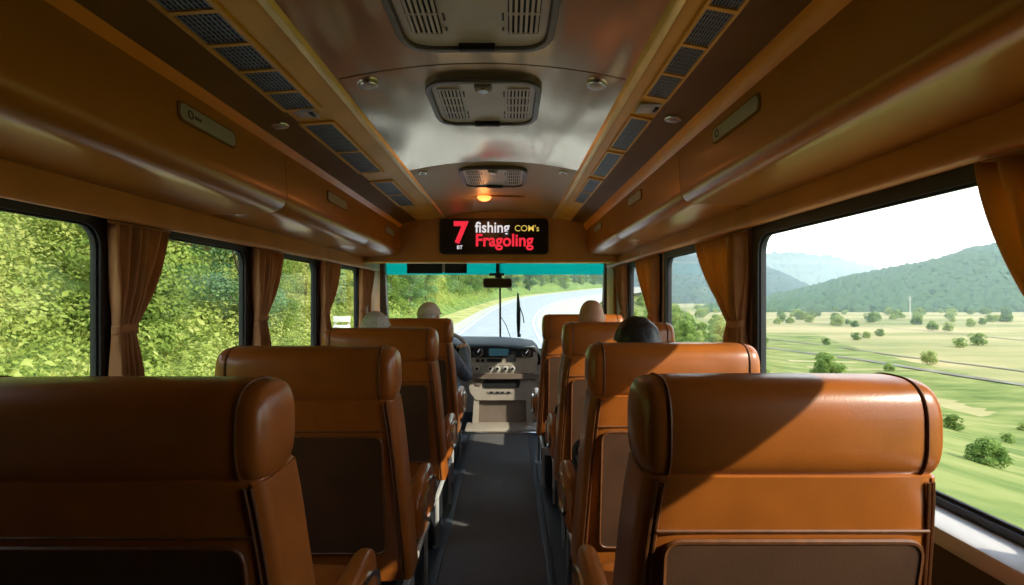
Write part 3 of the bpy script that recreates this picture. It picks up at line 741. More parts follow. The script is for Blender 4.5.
    # --- plinth and chrome trim
    bm = bmesh.new(); box(bm, -hw+.03, hw-.03, .10, .62, .012, .345, .015); build('base', bm, M['plinth'], t)
    bm = bmesh.new(); xa = aisle*(hw-.022)
    box(bm, min(xa, xa+aisle*.018), max(xa, xa+aisle*.018), .03, .66, .262, .285, .004)
    box(bm, min(xa, xa-aisle*.17), max(xa, xa-aisle*.17), .02, .045, .235, .285, .004)
    box(bm, min(xa, xa+aisle*.018), max(xa, xa+aisle*.018), .05, .064, .012, .27, .003)
    box(bm, min(xa, xa+aisle*.018), max(xa, xa+aisle*.018), .60, .612, .012, .27, .003)
    build('base_trim', bm, M['alu'], t)
    bm = bmesh.new(); box(bm, min(xa-aisle*.20, xa-aisle*.01), max(xa-aisle*.20, xa-aisle*.01), .03, .10, .012, .30, .01); build('leg', bm, M['plinth'], t)
    bm = bmesh.new(); xo = -aisle*(hw-.05); box(bm, xo-.03, xo+.03, .04, .10, .012, .36, .01); build('leg', bm, M['plinth'], t)
    return t
W = .585
grpL, grpR = 'seats on the left of the aisle', 'seats on the right of the aisle'
SEATS = [  # name, x centre, y, top rel to the eye, aisle side, label
    (-.70, .93, -.148, 1, 'tan leather bus seat left of the aisle, nearest the camera', grpL),
    (-.640, 1.66, -.160, 1, 'tan leather bus seat left of the aisle, second from the camera', grpL),
    (-.642, 2.58, -.156, 1, 'tan leather bus seat left of the aisle with grey-haired passenger', grpL),
    (-.665, 3.50, -.145, 1, 'tan leather front left seat that the driver in the cap sits on', grpL),
    (.493, .95, -.145, -1, 'tan leather bus seat right of the aisle, nearest the camera, sunlit', grpR),
    (.533, 1.70, -.153, -1, 'tan leather bus seat right of the aisle with black-haired passenger', grpR),
    (.545, 2.58, -.127, -1, 'tan leather bus seat right of the aisle with bald passenger', grpR),
    (.49, 3.42, -.115, -1, 'tan leather front right seat with nobody on it', grpR),
]
for x, y, zr, ai, lb, g in SEATS:
    make_seat('bus_seat', lb, (.57 if y > 1 else W) if x < 0 else (.53 if y < 1 else .555 if y < 3.3 else .54), EYE+zr, ai, g, (x, y, 0))

# ------------------------------------------------------------------ curtains
def curtain(xw, sgn, yn, yf, ty0, ty1, label, ztop, zbot=-.52, ztie=-.115, pleats=6):
    """near edge yn, far edge yf at the top; ty0..ty1 at the tie"""
    t = thing('curtain', label, 'curtain', (xw, (ty0+ty1)/2, EYE+ztop), 'tied-back curtains along the windows')
    L = Vector(t.location); bm = bmesh.new(); nz, nu = 36, pleats*10; rows = []
    by0, by1 = ty0-.02, ty1+.05
    for i in range(nz+1):
        z = ztop+(zbot-ztop)*i/nz
        if z > ztie:
            k = (ztop-z)/(ztop-ztie); k = k**1.5*(1-.0)
            a = yn+(ty0-yn)*k; b = yf+(ty1-yf)*((ztop-z)/(ztop-ztie))**1.35
        else:
            k = (ztie-z)/(ztie-zbot); k = k**.7
            a = ty0+(by0-ty0)*k; b = ty1+(by1-ty1)*k
        amp = .026*(.55+.45*min(1, abs(z-ztie)/.15)) 
        row = []
        for j in range(nu+1):
            u = j/nu; ph = 2*PI*pleats*u
            y = a+(b-a)*(u+.012*math.sin(ph*1+1.3))
            x = xw+sgn*0+amp*math.sin(ph+.5*math.sin(3*u+z*4))+.006*math.sin(2.3*ph+z*9)
            row.append(bm.verts.new(Vector((x, y, EYE+z))-L))
        rows.append(row)
    for r0, r1 in zip(rows, rows[1:]):
        for j in range(nu): bm.faces.new((r0[j], r0[j+1], r1[j+1], r1[j]))
    ob = build('cloth', bm, M['curtain'], t, smooth=180)
    md = ob.modifiers.new('thick', 'SOLIDIFY'); md.thickness = .003; md.offset = 0
    bm = bmesh.new(); rr = .030
    pts = [Vector((xw+rr*math.cos(a*PI/8), (ty0+ty1)/2+((ty1-ty0)/2+.006)*math.sin(a*PI/8), EYE+ztie+.006*math.cos(a*PI/8)))-L for a in range(16)]
    loftr = []
    vr = [[bm.verts.new(p+Vector((0, 0, d))) for p in pts] for d in (-.017, -.006, .006, .017)]
    for a, b in zip(vr, vr[1:]):
        for k in range(16): bm.faces.new((a[k], a[(k+1) % 16], b[(k+1) % 16], b[k]))
    tb = build('tieback', bm, M['curtain'], t, smooth=60)
    md = tb.modifiers.new('thick', 'SOLIDIFY'); md.thickness = .004
    # header tape with hooks
    bm = bmesh.new(); tube(bm, [(0, yn-L.y-.005, .004), (0, yf-L.y+.005, .004)], .006); build('header_tape', bm, M['curtain'], t)
xl, xr = -1.352, 1.027
curtain(xl, -1, 1.735, 2.03, 1.757, 1.849, 'ochre tied curtain left side, between the two nearest left windows', .252)
curtain(xl, -1, 2.72, 3.05, 2.74, 2.845, 'ochre tied curtain left side, second one from the camera', .252)
curtain(xl, -1, 3.70, 4.08, 3.72, 3.835, 'ochre tied curtain left side, third one from the camera', .252)
curtain(xl, -1, 4.66, 5.1, 4.67, 4.82, 'ochre curtain left side next to the windshield pillar', .252)
curtain(xr, 1, .80, 1.105, .82, .95, 'dark shaded curtain at the right edge, nearest the camera', .285)
curtain(xr, 1, 2.225, 2.76, 2.25, 2.385, 'ochre tied curtain right side, beside the widest right window', .285)
curtain(xr, 1, 3.55, 4.06, 3.575, 3.73, 'ochre tied curtain right side, second before the windshield', .285)
curtain(xr, 1, 4.52, 4.92, 4.53, 4.66, 'narrow ochre curtain right side next to the windshield pillar', .285)

# ------------------------------------------------------------------ people
def skin_body(verts, edges, radii, root=0, lv=2):
    me = bpy.data.meshes.new('tmp_body'); me.from_pydata(verts, edges, []); ob = bpy.data.objects.new('tmp_body', me); C.objects.link(ob)
    md = ob.modifiers.new('s', 'SKIN'); md.use_smooth_shade = True
    for i, r in enumerate(radii):
        v = me.skin_vertices[0].data[i]; v.radius = (r, r) if not isinstance(r, tuple) else r; v.use_root = (i == root)
    sb = ob.modifiers.new('u', 'SUBSURF'); sb.levels = lv
    dg = bpy.context.evaluated_depsgraph_get(); out = bpy.data.meshes.new_from_object(ob.evaluated_get(dg)); bpy.data.objects.remove(ob)
    return out
def head_mesh(c, s, yaw):
    bm = bmesh.new(); bmesh.ops.create_uvsphere(bm, u_segments=40, v_segments=28, radius=1)
    for v in bm.verts:
        x, y, z = v.co
        w = .078; d = .098; h = .118
        if z < 0:
            k = 1-.34*(-z)**1.4; w *= k; d *= (1-.18*(-z)**1.5)
        if 0 < z < .9999:
            q = (1-z**2.25)**(1/2.25)/math.sqrt(1-z*z); x *= q; y *= q
        X, Y, Z = x*w, y*d+(.012*max(0, -z) if y > 0 else 0), z*h
        if y > .3:
            f = (y-.3)/.7
            # brow, eye sockets, nose, mouth, chin
            Y += .005*f*math.exp(-((z-.22)/.10)**2)
            for sx in (-.42, .42): Y -= .010*f*math.exp(-((z-.02)/.13)**2-((x-sx)/.2)**2)
            nz = max(0, 1-abs(z+.22)/.34); Y += .034*f*math.exp(-(x/.15)**2)*nz**.7*(1 if z > -.45 else .3)
            Y += .006*f*math.exp(-((z+.58)/.07)**2-(x/.3)**2)
            Y += .008*f*math.exp(-((z+.88)/.12)**2-(x/.35)**2)
        if y < 0: Y *= 1.03; 
        v.co = (X, Y, Z)
    for sx in (-1, 1):   # ears
        r = bmesh.ops.create_icosphere(bm, subdivisions=2, radius=1)
        for v in r['verts']:
            x, y, z = v.co; v.co = (sx*.079+x*.011+sx*max(0, -y)*.008, -.008+y*.018, .0+z*.031)
    R = Matrix.Translation(c) @ Matrix.Rotation(yaw, 4, 'Z') @ Matrix.Scale(s, 4)
    bmesh.ops.transform(bm, matrix=R, verts=bm.verts)
    me = bpy.data.meshes.new('tmp_head'); bm.to_mesh(me); bm.free(); return me
def person(label, x, y, ztop, hair, top_m, leg_m, s=.94, yaw=0, driver=False, group=None):
    """seated figure facing +Y; x,y = head centre, ztop = crown height above the floor"""
    hc = Vector((0, 0, ztop-.118*s))
    pz = .585; py = .02      # pelvis
    neck = hc+Vector((0, -.018, -.10*s)); sh = Vector((0, -.02, hc.z-.215*s)); chest = Vector((0, -.01, hc.z-.36*s)); belly = Vector((0, .02, (chest.z+pz)/2))
    V = []; E = []; Rd = []
    def add(p, r, par=None):
        V.append(tuple(p)); Rd.append(r); i = len(V)-1
        if par is not None: E.append((par, i))
        return i
    pel = add((0, py, pz), (.135*s, .105*s)); be = add(belly, (.135*s, .10*s), pel); ch = add(chest, (.15*s, .105*s), be); st = add(sh+Vector((0, 0, -.02)), (.11*s, .075*s), ch)
    ne = add(neck, .052*s, st); hd = add(hc+Vector((0, -.005, -.02)), .06*s, ne)
    hands = []
    for sx in (-1, 1):
        sj = add(sh+Vector((sx*.145*s, 0, -.035)), .058*s, st)
        if driver:
            el = Vector((sx*.275*s, .19, sh.z-.27*s)); wr = Vector((sx*.20+.0, .60, .86)); 
        else:
            el = Vector((sx*.165*s, .05, sh.z-.31*s)); wr = Vector((sx*.12*s, .27, pz+.09))
        e1 = add((sh+Vector((sx*.145*s, 0, -.035)))*.5+el*.5, .050*s, sj); e2 = add(el, .043*s, e1); w0 = add(el*.5+wr*.5, .038*s, e2); w1 = add(wr, .027*s, w0)
        hands.append((wr, (wr-el).normalized(), sx))
        hp = add((sx*.095*s, .05, pz-.01), .088*s, pel); kn = Vector((sx*.13*s, .47*s+.02, pz+.0)); k1 = add(Vector((sx*.11*s, .25*s, pz+.01)), .083*s, hp); k2 = add(kn, .062*s, k1)
        an = Vector((sx*.13*s, .50*s, .09)); c1 = add(kn*.6+an*.4+Vector((0, -.01, 0)), .056*s, k2); a1 = add(an, .036*s, c1); f1 = add((sx*.14*s, .60*s, .062), .036*s, a1); add((sx*.145*s, .68*s, .052), .028*s, f1)
    parts = [skin_body(V, E, Rd), head_mesh(hc, s, yaw)]
    # hands: palm + five fingers
    for wr, d, sx in hands:
        side = Vector((1, 0, 0))*(-sx); side = (side-d*side.dot(d)).normalized(); down = d.cross(side).normalized()
        if down.z > 0: down = -down
        hv = []; he = []; hr = []
        def ad(p, r, par=None):
            hv.append(tuple(p)); hr.append(r); i = len(hv)-1
            if par is not None: he.append((par, i))
            return i
        p0 = ad(wr, .024*s); p1 = ad(wr+d*.045*s, (.036*s, .018*s), p0)
        for q, (off, ln) in enumerate(((-.028, .064), (-.009, .074), (.010, .068), (.028, .052))):
            b = wr+d*.088*s+side*(-off)*s; k0 = ad(b, .0105*s, p1)
            m1 = b+(d*.75+down*.65).normalized()*ln*.5*s; k1 = ad(m1, .0092*s, k0); ad(m1+(d*.1+down*1).normalized()*ln*.5*s, .0080*s, k1)
        tb = wr+d*.035*s+side*.032*s; t0 = ad(tb, .0125*s, p1); t1 = ad(tb+(side*.7+d*.7+down*.2).normalized()*.034*s, .0105*s, t0); ad(tb+(side*.5+d*.9+down*.5).normalized()*.062*s, .0088*s, t1)
        parts.append(skin_body(hv, he, hr, 0))
    bm = bmesh.new()
    for m in parts: bm.from_mesh(m)
    me = bpy.data.meshes.new('tmp'); bm.to_mesh(me); bm.free()
    ob = bpy.data.objects.new('tmp', me); C.objects.link(ob); md = ob.modifiers.new('r', 'REMESH'); md.mode = 'VOXEL'; md.voxel_size = .006
    sm = ob.modifiers.new('sm', 'SMOOTH'); sm.factor = .5; sm.iterations = 2
    dg = bpy.context.evaluated_depsgraph_get(); body = bpy.data.meshes.new_from_object(ob.evaluated_get(dg)); bpy.data.objects.remove(ob)
    for p in body.polygons: p.use_smooth = True
    body.name = 'person'; body.materials.clear()
    root = link('person', body, M['skin']); root.location = (x, y, 0); tag(root, label, 'person', group)
    def shell(name, test, off, m, nz=0.):
        b2 = bmesh.new(); b2.from_mesh(body); b2.normal_update()
        rm = [f for f in b2.faces if not test(f.calc_center_median())]
        bmesh.ops.delete(b2, geom=rm, context='FACES')
        for v in b2.verts:
            n = v.normal.copy(); a = off
            if nz: a += nz*noise.noise(v.co*28)
            v.co += n*a
        me2 = bpy.data.meshes.new(name); b2.to_mesh(me2); b2.free()
        for p in me2.polygons: p.use_smooth = True
        o2 = link(name, me2, m, root); o2.data.materials.clear(); o2.data.materials.append(m)
        md = o2.modifiers.new('t', 'SOLIDIFY'); md.thickness = off*.9; md.offset = -1
        return o2
    nk = neck.z-.035*s
    wrz = {sx: (wr, d) for wr, d, sx in hands}
    def armtest(c):
        sx = 1 if c.x > 0 else -1; wr, d = wrz[sx]
        return (c-wr).dot(d) < -.015 or (c-wr).length > .22*s
    shirt = shell('shirt', lambda c: c.z < nk and c.z > pz-.04 and armtest(c) and not (c.y > .17 and c.z < pz+.085 and abs(c.x) < .30*s and (c-wrz[1 if c.x > 0 else -1][0]).length > .20), .010, top_m)
    shell('trousers', lambda c: c.z > .10 and c.z < pz+.075 and (c.z < pz-.02 or c.y > .10) and min((c-wrz[1][0]).length, (c-wrz[-1][0]).length) > .12, .009, leg_m)
    shell('shoes', lambda c: c.z < .115, .007, M['black'])
    for sx in (-1, 1):
        bm = bmesh.new(); bmesh.ops.create_uvsphere(bm, u_segments=12, v_segments=8, radius=.0115*s)
        e = Matrix.Rotation(yaw, 3, 'Z') @ Vector((sx*.031*s, .080*s, .004)); bmesh.ops.translate(bm, verts=bm.verts, vec=hc+e)
        ey = build('eye', bm, M['eye'], root)
        Rz = Matrix.Rotation(yaw, 3, 'Z')
        def fp(v): return Rz @ (Vector(v)*s)+hc
        bm = bmesh.new(); disc(bm, fp((sx*.031, .0905, .004)), Rz @ Vector((sx*.12, 1, 0)), .0056*s, .0016*s, 14); build('iris', bm, M['black'], ey)
        bm = bmesh.new(); tube(bm, [fp((sx*.014, .094, .026)), fp((sx*.030, .0935, .031)), fp((sx*.047, .083, .025))], lambda u: .0032*s*(1-.4*u), 6)
        build('eyebrow', bm, M['hair_black'] if hair == 'black' else M['bark'], root)
    Rz = Matrix.Rotation(yaw, 3, 'Z')
    for nm_, dz, r_ in (('lip', -.067, .0034), ('lip', -.073, .0038)):
        bm = bmesh.new(); tube(bm, [Rz @ (Vector((x_, .094-abs(x_)*.35, dz+abs(x_)*.03*(1 if r_ < .0036 else 1)))*s)+hc for x_ in (-.020, -.010, 0, .010, .020)], lambda u: r_*s*max(.3, math.sin(PI*(.08+.84*u))), 8)
        build(nm_, bm, M['lips'], root)
    bm = bmesh.new(); tube(bm, [Vector((.060*s*math.cos(a*PI/12), neck.y-.002+.060*s*math.sin(a*PI/12), nk+.004-.012*math.sin(a*PI/12))) for a in range(24)], .010*s, 8, True)
    build('collar', bm, top_m, shirt)
    Ry = Matrix.Rotation(-yaw, 3, 'Z')
    def hl(c): return (Ry @ (c-hc))/s
    if hair in ('black', 'grey'):
        def ht(c):
            q = hl(c)
            return q.length < .17 and q.z > -.085 and abs(q.x) < .088 and ((q.z > .055-.0*q.y and q.y < .085) or (q.y < .005+.25*max(0, q.z) and (abs(q.x) < .068 or q.z > .035 or q.y < -.035))) 
        shell('hair', ht, .013*s, M['hair_black'] if hair == 'black' else M['hair_grey'], .006)
    elif hair == 'cap':
        def ht(c):
            q = hl(c); return q.length < .17 and abs(q.x) < .088 and q.z > .036+(.006 if q.y > .03 else 0)
        cp = shell('cap', ht, .012*s, M['cap'])
        bm = bmesh.new(); rings = []
        for i in range(13):
            a = -PI*.36+PI*.72*i/12
            dv = Vector((math.sin(a)*.08, math.cos(a)*.092, .045)); ov = Vector((math.sin(a)*.085, math.cos(a)*.105+.055*math.cos(a), .030))
            rings.append([Matrix.Rotation(yaw, 3, 'Z') @ (v*s)+hc for v in (dv, ov, ov+Vector((0, 0, .005)), dv+Vector((0, 0, .007)))])
        loft(bm, rings); build('cap_brim', bm, M['cap'], cp)
        def h2(c):
            q = hl(c); return q.length < .17 and -.06 < q.z < .045 and q.y < (-.035 if abs(q.x) > .05 else -.005) and abs(q.x) < .085
        shell('hair', h2, .006*s, M['hair_grey'], .004)
    return root
person('grey-haired passenger whose crown shows over a left seat', P(375.5, 320, 2.83).x, 2.83, EYE+(297-313.5)*2.83/F, 'grey', M['jumper'], M['trousers'], .9)
person('driver wearing beige cap and denim jacket, hands on steering wheel', P(429, 311, 3.74).x, 3.74, EYE+(297-303.5)*3.74/F, 'cap', M['denim'], M['jeans'], .95, yaw=-.35, driver=True)
person('black-haired passenger whose head shows over the second right seat', P(634, 330, 1.95).x+.012, 1.95, EYE+(297-319.5)*1.95/F, 'black', M['jumper'], M['trousers'], .98)
person('bald passenger in white shirt beyond the black-haired one', P(591.5, 311, 2.85).x, 2.85, EYE+(297-300)*2.85/F, None, M['shirt'], M['trousers'], .86, yaw=.15)

# ------------------------------------------------------------------ the road and land outside
LE = [(-3.6, -60, -1.2), (-3.6, 31, -1.15), (-3.4, 55, -.95), (-2.97, 80, -.65), (-.6, 105, .1), (2.3, 130, .92), (10, 165, 1.9), (19.9, 200, 2.9), (46, 255, 5.6), (70, 320, 7.5), (100, 420, 9.5), (135, 550, 11.5), (180, 720, 13)]
RE = [(2.1, -60, -1.2), (2.0, 31, -1.15), (2.6, 50, -1.0), (5.4, 80, -.6), (9.8, 108, .1), (15.5, 130, .8), (26, 160, 1.8), (40, 190, 3.0), (58, 240, 5.2), (79, 310, 7.3), (108, 410, 9.4), (143, 540, 11.4), (190, 715, 13)]
def resample(pl, n):
    out = []; m = len(pl)-1
    for i in range(n):
        t = i/(n-1)*m; k = min(int(t), m-1); f = t-k
        p = [Vector(pl[max(0, min(m, k+d))]) for d in (-1, 0, 1, 2)]
        a = p[1]; b = p[2]; t1 = (p[2]-p[0])*.5 if k > 0 else b-a; t2 = (p[3]-p[1])*.5 if k < m-1 else b-a
        if k <= 1: t1 = Vector((0, b.y-a.y, 0))*1.0 if k == 0 else (b-a)*.8
        h = f*f*(3-2*f)
        out.append(a*(1-h)+b*h if False else a*(1-f)+b*f)
    return out
def smooth_pl(pl, it=40):
    pl = [p.copy() for p in pl]
    for _ in range(it): pl = [pl[0]]+[(pl[i-1]+pl[i]*2+pl[i+1])/4 for i in range(1, len(pl)-1)]+[pl[-1]]
    return pl
NR = 200
Lp = smooth_pl(resample(LE, NR), 30); Rp = smooth_pl(resample(RE, NR), 30)
def ribbon(name, fa, fb, m, dz=0, th=.0):
    bm = bmesh.new(); va = [bm.verts.new(fa(i)+Vector((0, 0, dz))) for i in range(NR)]; vb = [bm.verts.new(fb(i)+Vector((0, 0, dz))) for i in range(NR)]
    for i in range(NR-1): bm.faces.new((va[i], vb[i], vb[i+1], va[i+1]))
    return build(name, bm, m, smooth=180)
def lerp(a, b, t): return a*(1-t)+b*t
struct(ribbon('road', lambda i: Lp[i], lambda i: Rp[i], M['asphalt']))
struct(ribbon('road_marking', lambda i: lerp(Lp[i], Rp[i], .045), lambda i: lerp(Lp[i], Rp[i], .075), M['line'], .02))
struct(ribbon('road_marking', lambda i: lerp(Lp[i], Rp[i], .93), lambda i: lerp(Lp[i], Rp[i], .96), M['line'], .02))
def nrm(pl, i):
    d = pl[min(i+1, NR-1)]-pl[max(i-1, 0)]; d.z = 0; d.normalize(); return Vector((-d.y, d.x, 0))
def left_pt(i, u):   # u metres left of the road edge
    p = Lp[i]+nrm(Lp, i)*u
    h = .05*min(u, 4)
    if u > 4: h += .62*(u-4) if u < 40 else .62*36+.42*(u-40)
    p.z = Lp[i].z+h-.02; return p
struct(ribbon('shoulder', lambda i: Lp[i]+Vector((0, 0, -.01)), lambda i: left_pt(i, 1.2), M['shoulder']))
bm = bmesh.new(); us = [1.2, 2.5, 4, 6, 9, 13, 18, 25, 34, 46, 60, 80]
g = [[bm.verts.new(left_pt(i, u)) for u in us] for i in range(NR)]
for i in range(NR-1):
    for j in range(len(us)-1): bm.faces.new((g[i][j], g[i+1][j], g[i+1][j+1], g[i][j+1]))
struct(build('hillside', bm, M['slope'], smooth=180))
struct(ribbon('verge', lambda i: left_pt(i, 1.1)+Vector((0, 0, .01)), lambda i: left_pt(i, 3.6)+Vector((0, 0, .05)), M['verge']))
# right side: verge, meadow falling to the valley floor
VZ = -10.5
def right_z(i, u):
    base = Rp[i].z
    if u < 2: return base-.03*u
    k = min(1, (u-2)/42); k = k*k*(3-2*k); k2 = min(1, (u-2)/12)
    return lerp(base-.06-1.5*k2, VZ, k)
def right_pt(i, u):
    p = Rp[i]-nrm(Rp, i)*u; p.z = right_z(i, u)-.02; return p
def sw(i):
    y = Rp[i].y; return 1.0+8*min(1, max(0, (y-28)/50))
struct(ribbon('shoulder', lambda i: Rp[i]+Vector((0, 0, -.01)), lambda i: Rp[i]-nrm(Rp, i)*sw(i)+Vector((0, 0, -.06)), M['shoulder']))
NM = next(i for i in range(NR) if Rp[i].y > 190)
bm = bmesh.new(); us = [1.0, 1.6, 2.5, 4, 6, 8, 11, 14, 18, 23, 29, 36, 44, 54, 65]
g = []
for i in range(NM):
    row = []
    for u in us:
        p = right_pt(i, u); p.z += .25*noise.noise(p*.22)*min(1, (u-1)/3); row.append(bm.verts.new(p))
    g.append(row)
for i in range(NM-1):
    for j in range(len(us)-1): bm.faces.new((g[i][j], g[i][j+1], g[i+1][j+1], g[i+1][j]))
struct(build('meadow', bm, M['meadow'], smooth=180))
# valley floor
bm = bmesh.new()
vs = [bm.verts.new(p) for p in ((20, -300, VZ-.1), (2500, -300, VZ-.1), (2500, 2600, VZ-.1), (20, 2600, VZ-.1))]; bm.faces.new(vs)
struct(build('field', bm, M['fields'], smooth=0))
bm = bmesh.new()   # far bank of the curving road, falling to the valley
g = []
for i in range(NM-1, NR):
    g.append([bm.verts.new(Vector((*(Rp[i]-nrm(Rp, i)*u).xy, lerp(Rp[i].z-.05, VZ-.2, min(1, u/32)**.9)))) for u in (1, 4, 8, 14, 22, 32, 34)])
for a, b in zip(g, g[1:]):
    for j in range(6): bm.faces.new((a[j], a[j+1], b[j+1], b[j]))
struct(build('embankment', bm, M['meadow'], smooth=180))
# dirt tracks in the fields
def track(pts, w, dz):
    pts = [Vector((p[0], p[1], VZ+dz)) for p in pts]; bm = bmesh.new(); va = []
    for i, p in enumerate(pts):
        d = (pts[min(i+1, len(pts)-1)]-pts[max(i-1, 0)]).normalized(); n = Vector((-d.y, d.x, 0))
        va.append((bm.verts.new(p+n*w), bm.verts.new(p-n*w)))
    for a, b in zip(va, va[1:]): bm.faces.new((a[0], a[1], b[1], b[0]))
    struct(build('path', bm, M['track'], smooth=0))
def G(px, py, z=VZ):  # ground point of the valley
    y = (EYE-z)*F/(py-297); return ((px-509)*y/F, y)
track([G(745, 345), G(800, 352), G(870, 361), G(950, 374), G(1030, 386), G(1150, 402)], 1.0, .06)
track([G(760, 338), G(830, 346), G(900, 356), G(1000, 368), G(1120, 384)], .55, .05)
track([G(790, 322), G(880, 327), G(960, 334), G(1060, 344)], .5, .05)

# ------------------------------------------------------------------ trees
def leaf_cloud(bm, blobs, n_per, size, rng, flat=.75):
    for (c, r) in blobs:
        for _ in range(n_per):
            d = Vector((rng.gauss(0, 1), rng.gauss(0, 1), rng.gauss(0, 1))).normalized()
            if d.z < -.45 and rng.random() < .6: d.z = -d.z
            p = c+Vector((d.x*r.x, d.y*r.y, d.z*r.z))*(.72+.36*rng.random())
            n = (d+Vector((rng.uniform(-.6, .6), rng.uniform(-.6, .6), rng.uniform(-.2, .8)))).normalized()
            a = n.orthogonal().normalized(); a = (Matrix.Rotation(rng.uniform(0, 6.28), 3, n) @ a); b = n.cross(a)
            s = size*rng.uniform(.6, 1.25)
            v = [bm.verts.new(p+a*s*.5), bm.verts.new(p+b*s*.32+n*s*.06), bm.verts.new(p-a*s*.5), bm.verts.new(p-b*s*.32+n*s*.06)]
            bm.faces.new(v)
def make_tree(name, label, cat, h, cr, nb, n_per, leaf, m, group, seed, low=.18, trunk=True):
    rng = random.Random(seed)
    t = thing(name, label, cat, (0, 0, -500), group)
    blobs = []
    for k in range(nb):
        u = rng.random(); z = h*(low+(.95-low)*u); rr = cr*math.sqrt(max(.08, 1-((u-.42)/.62)**2))*.62
        a = rng.uniform(0, 6.28); q = rr*math.sqrt(rng.random())
        s = cr*rng.uniform(.26, .46)
        blobs.append((Vector((q*math.cos(a), q*math.sin(a), z)), Vector((s, s, s*.8))))
    bm = bmesh.new(); leaf_cloud(bm, blobs, n_per, leaf, rng); cro = build('crown', bm, m, t, smooth=0, normals=False)
    if trunk:
        bm = bmesh.new(); tube(bm, [(0, 0, -.6), (.05, 0, h*.3), (0, .1, h*.6), (.05, .05, h*.85)], lambda u: .02*h*(1-.8*u), 8)
        for (c, r) in blobs[:7]: tube(bm, [(0, .05, max(.2*h, c.z*.55)), c*.6+Vector((0, 0, c.z*.35)), c], lambda u: .007*h*(1-.7*u), 5)
        build('trunk', bm, M['bark'], t)
    return t
gL = 'trees on the slope left of the road'
labs = ['yellow-green leafy tree on the slope outside the left windows', 'mid green bushy tree on the slope left of the road', 'deep green dense tree on the slope left of the road']
protos = [make_tree('tree', labs[0], 'tree', 6.5, 2.6, 34, 420, .17, M['leaf_a'], gL, 1, .05), make_tree('tree', labs[1], 'tree', 8.0, 2.9, 36, 400, .18, M['leaf_b'], gL, 2, .08), make_tree('tree', labs[2], 'tree', 9.0, 2.8, 36, 400, .18, M['leaf_c'], gL, 3, .06)]
used = [False]*3
def place(protos, used, k, p, s, rz):
    o = protos[k] if not used[k] else copy_tree(protos[k]); used[k] = True
    o.location = p; o.scale = (s, s, s*random.uniform(.9, 1.1)); o.rotation_euler = (0, 0, rz)
    return o
rng = random.Random(11)
def edge_at(y):
    return min(range(NR), key=lambda i: abs(Lp[i].y-y))
# side slope beyond the left windows
count = 0
u = 6.5
rows = [(6.2, 5.5, 75, 3.4, .62), (9.5, 7, 80, 4.2, .8), (14, 9, 95, 5.2, .95), (20, 12, 110, 6.5, 1.1), (28, 18, 130, 8.5, 1.3)]
for u, y0, y1, st, sc in rows:
    y = y0
    while y < y1:
        i = edge_at(y); p = left_pt(i, u+rng.uniform(-1, 1)); p.y = y+rng.uniform(-.8, .8)
        k = rng.choices((0, 1, 2), (.6, .28, .12))[0]
        place(protos, used, k, p, sc*rng.uniform(.85, 1.15), rng.uniform(0, 6.28)); count += 1; y += st*(1+y/140)
# forest along the bend ahead
for u, st, sc in ((8, 6, 1.1), (15, 8, 1.35), (25, 11, 1.7), (40, 15, 2.1), (58, 19, 2.4)):
    d = 0; last = None
    for i in range(edge_at(70), NR):
        p = left_pt(i, u)
        if last is None or (p-last).length > st*rng.uniform(.8, 1.2):
            last = p.copy(); q = left_pt(i, u+rng.uniform(-2.5, 2.5))
            k = rng.choices((0, 1, 2), (.25, .40, .35))[0]
            place(protos, used, k, q, sc*rng.uniform(.8, 1.15), rng.uniform(0, 6.28)); count += 1
# undergrowth on the slope
bm = bmesh.new(); r2 = random.Random(5); blobs = []
for _ in range(1500):
    y = 4+r2.random()**1.5*110; i = edge_at(y); u = r2.uniform(4.2, 30); p = left_pt(i, u); p.y = y
    s = r2.uniform(.5, 1.2); blobs.append((p+Vector((0, 0, s*.3)), Vector((s, s, s*.9))))
leaf_cloud(bm, blobs, 80, .18, r2)
blobs = []
for _ in range(1100):
    y = r2.uniform(1.5, 32); i = edge_at(y); u = 3.2+r2.random()**1.4*14; p = left_pt(i, u); p.y = y
    s = r2.uniform(.45, .95); blobs.append((p+Vector((0, 0, s*.35)), Vector((s, s, s*.9))))
leaf_cloud(bm, blobs, 130, .105, r2)
tag(build('undergrowth', bm, M['leaf_a'], smooth=0, normals=False), 'low leafy undergrowth covering the slope under the left trees', 'undergrowth', kind='stuff')
# bushes scattered over the valley
gB = 'bushes scattered over the fields right of the road'
bp = make_tree('bush', 'round green bush in the grassland and fields right of the road', 'bush', 3.0, 2.2, 16, 130, .34, M['leaf_b'], gB, 21, .1); bused = [False]
rb = random.Random(31)
spots = [(880, 336, 1.0), (856, 340, .9), (933, 330, 1.3), (948, 331, 1.2), (978, 345, 1.3), (960, 347, 1.0), (930, 364, .9), (866, 338, .8), (826, 345, .7), (1005, 322, 1.8), (990, 322, 1.6), (812, 318, 1.5), (780, 316, 1.6), (800, 316, 1.5), (700, 318, 2.0), (690, 322, 1.4), (675, 330, 1.6), (668, 336, 1.2), (668, 345, 1.0), (890, 371, .6)]
for px, py, s in spots:
    x, y = G(px, py); place([bp], bused, 0, (x, y, VZ), s*.75, rb.uniform(0, 6.28))
for _ in range(34):
    yy = rb.uniform(4, 60); i = min(range(NM), key=lambda i: abs(Rp[i].y-yy)); p = right_pt(i, rb.uniform(9, 50)); p.y = yy
    place([bp], bused, 0, p, rb.uniform(.22, .5), rb.uniform(0, 6.28))
for _ in range(26):
    yy = rb.uniform(70, 185); i = min(range(NM), key=lambda i: abs(Rp[i].y-yy)); p = right_pt(i, rb.uniform(12, 45))
    place([bp], bused, 0, p, rb.uniform(.7, 1.7), rb.uniform(0, 6.28))
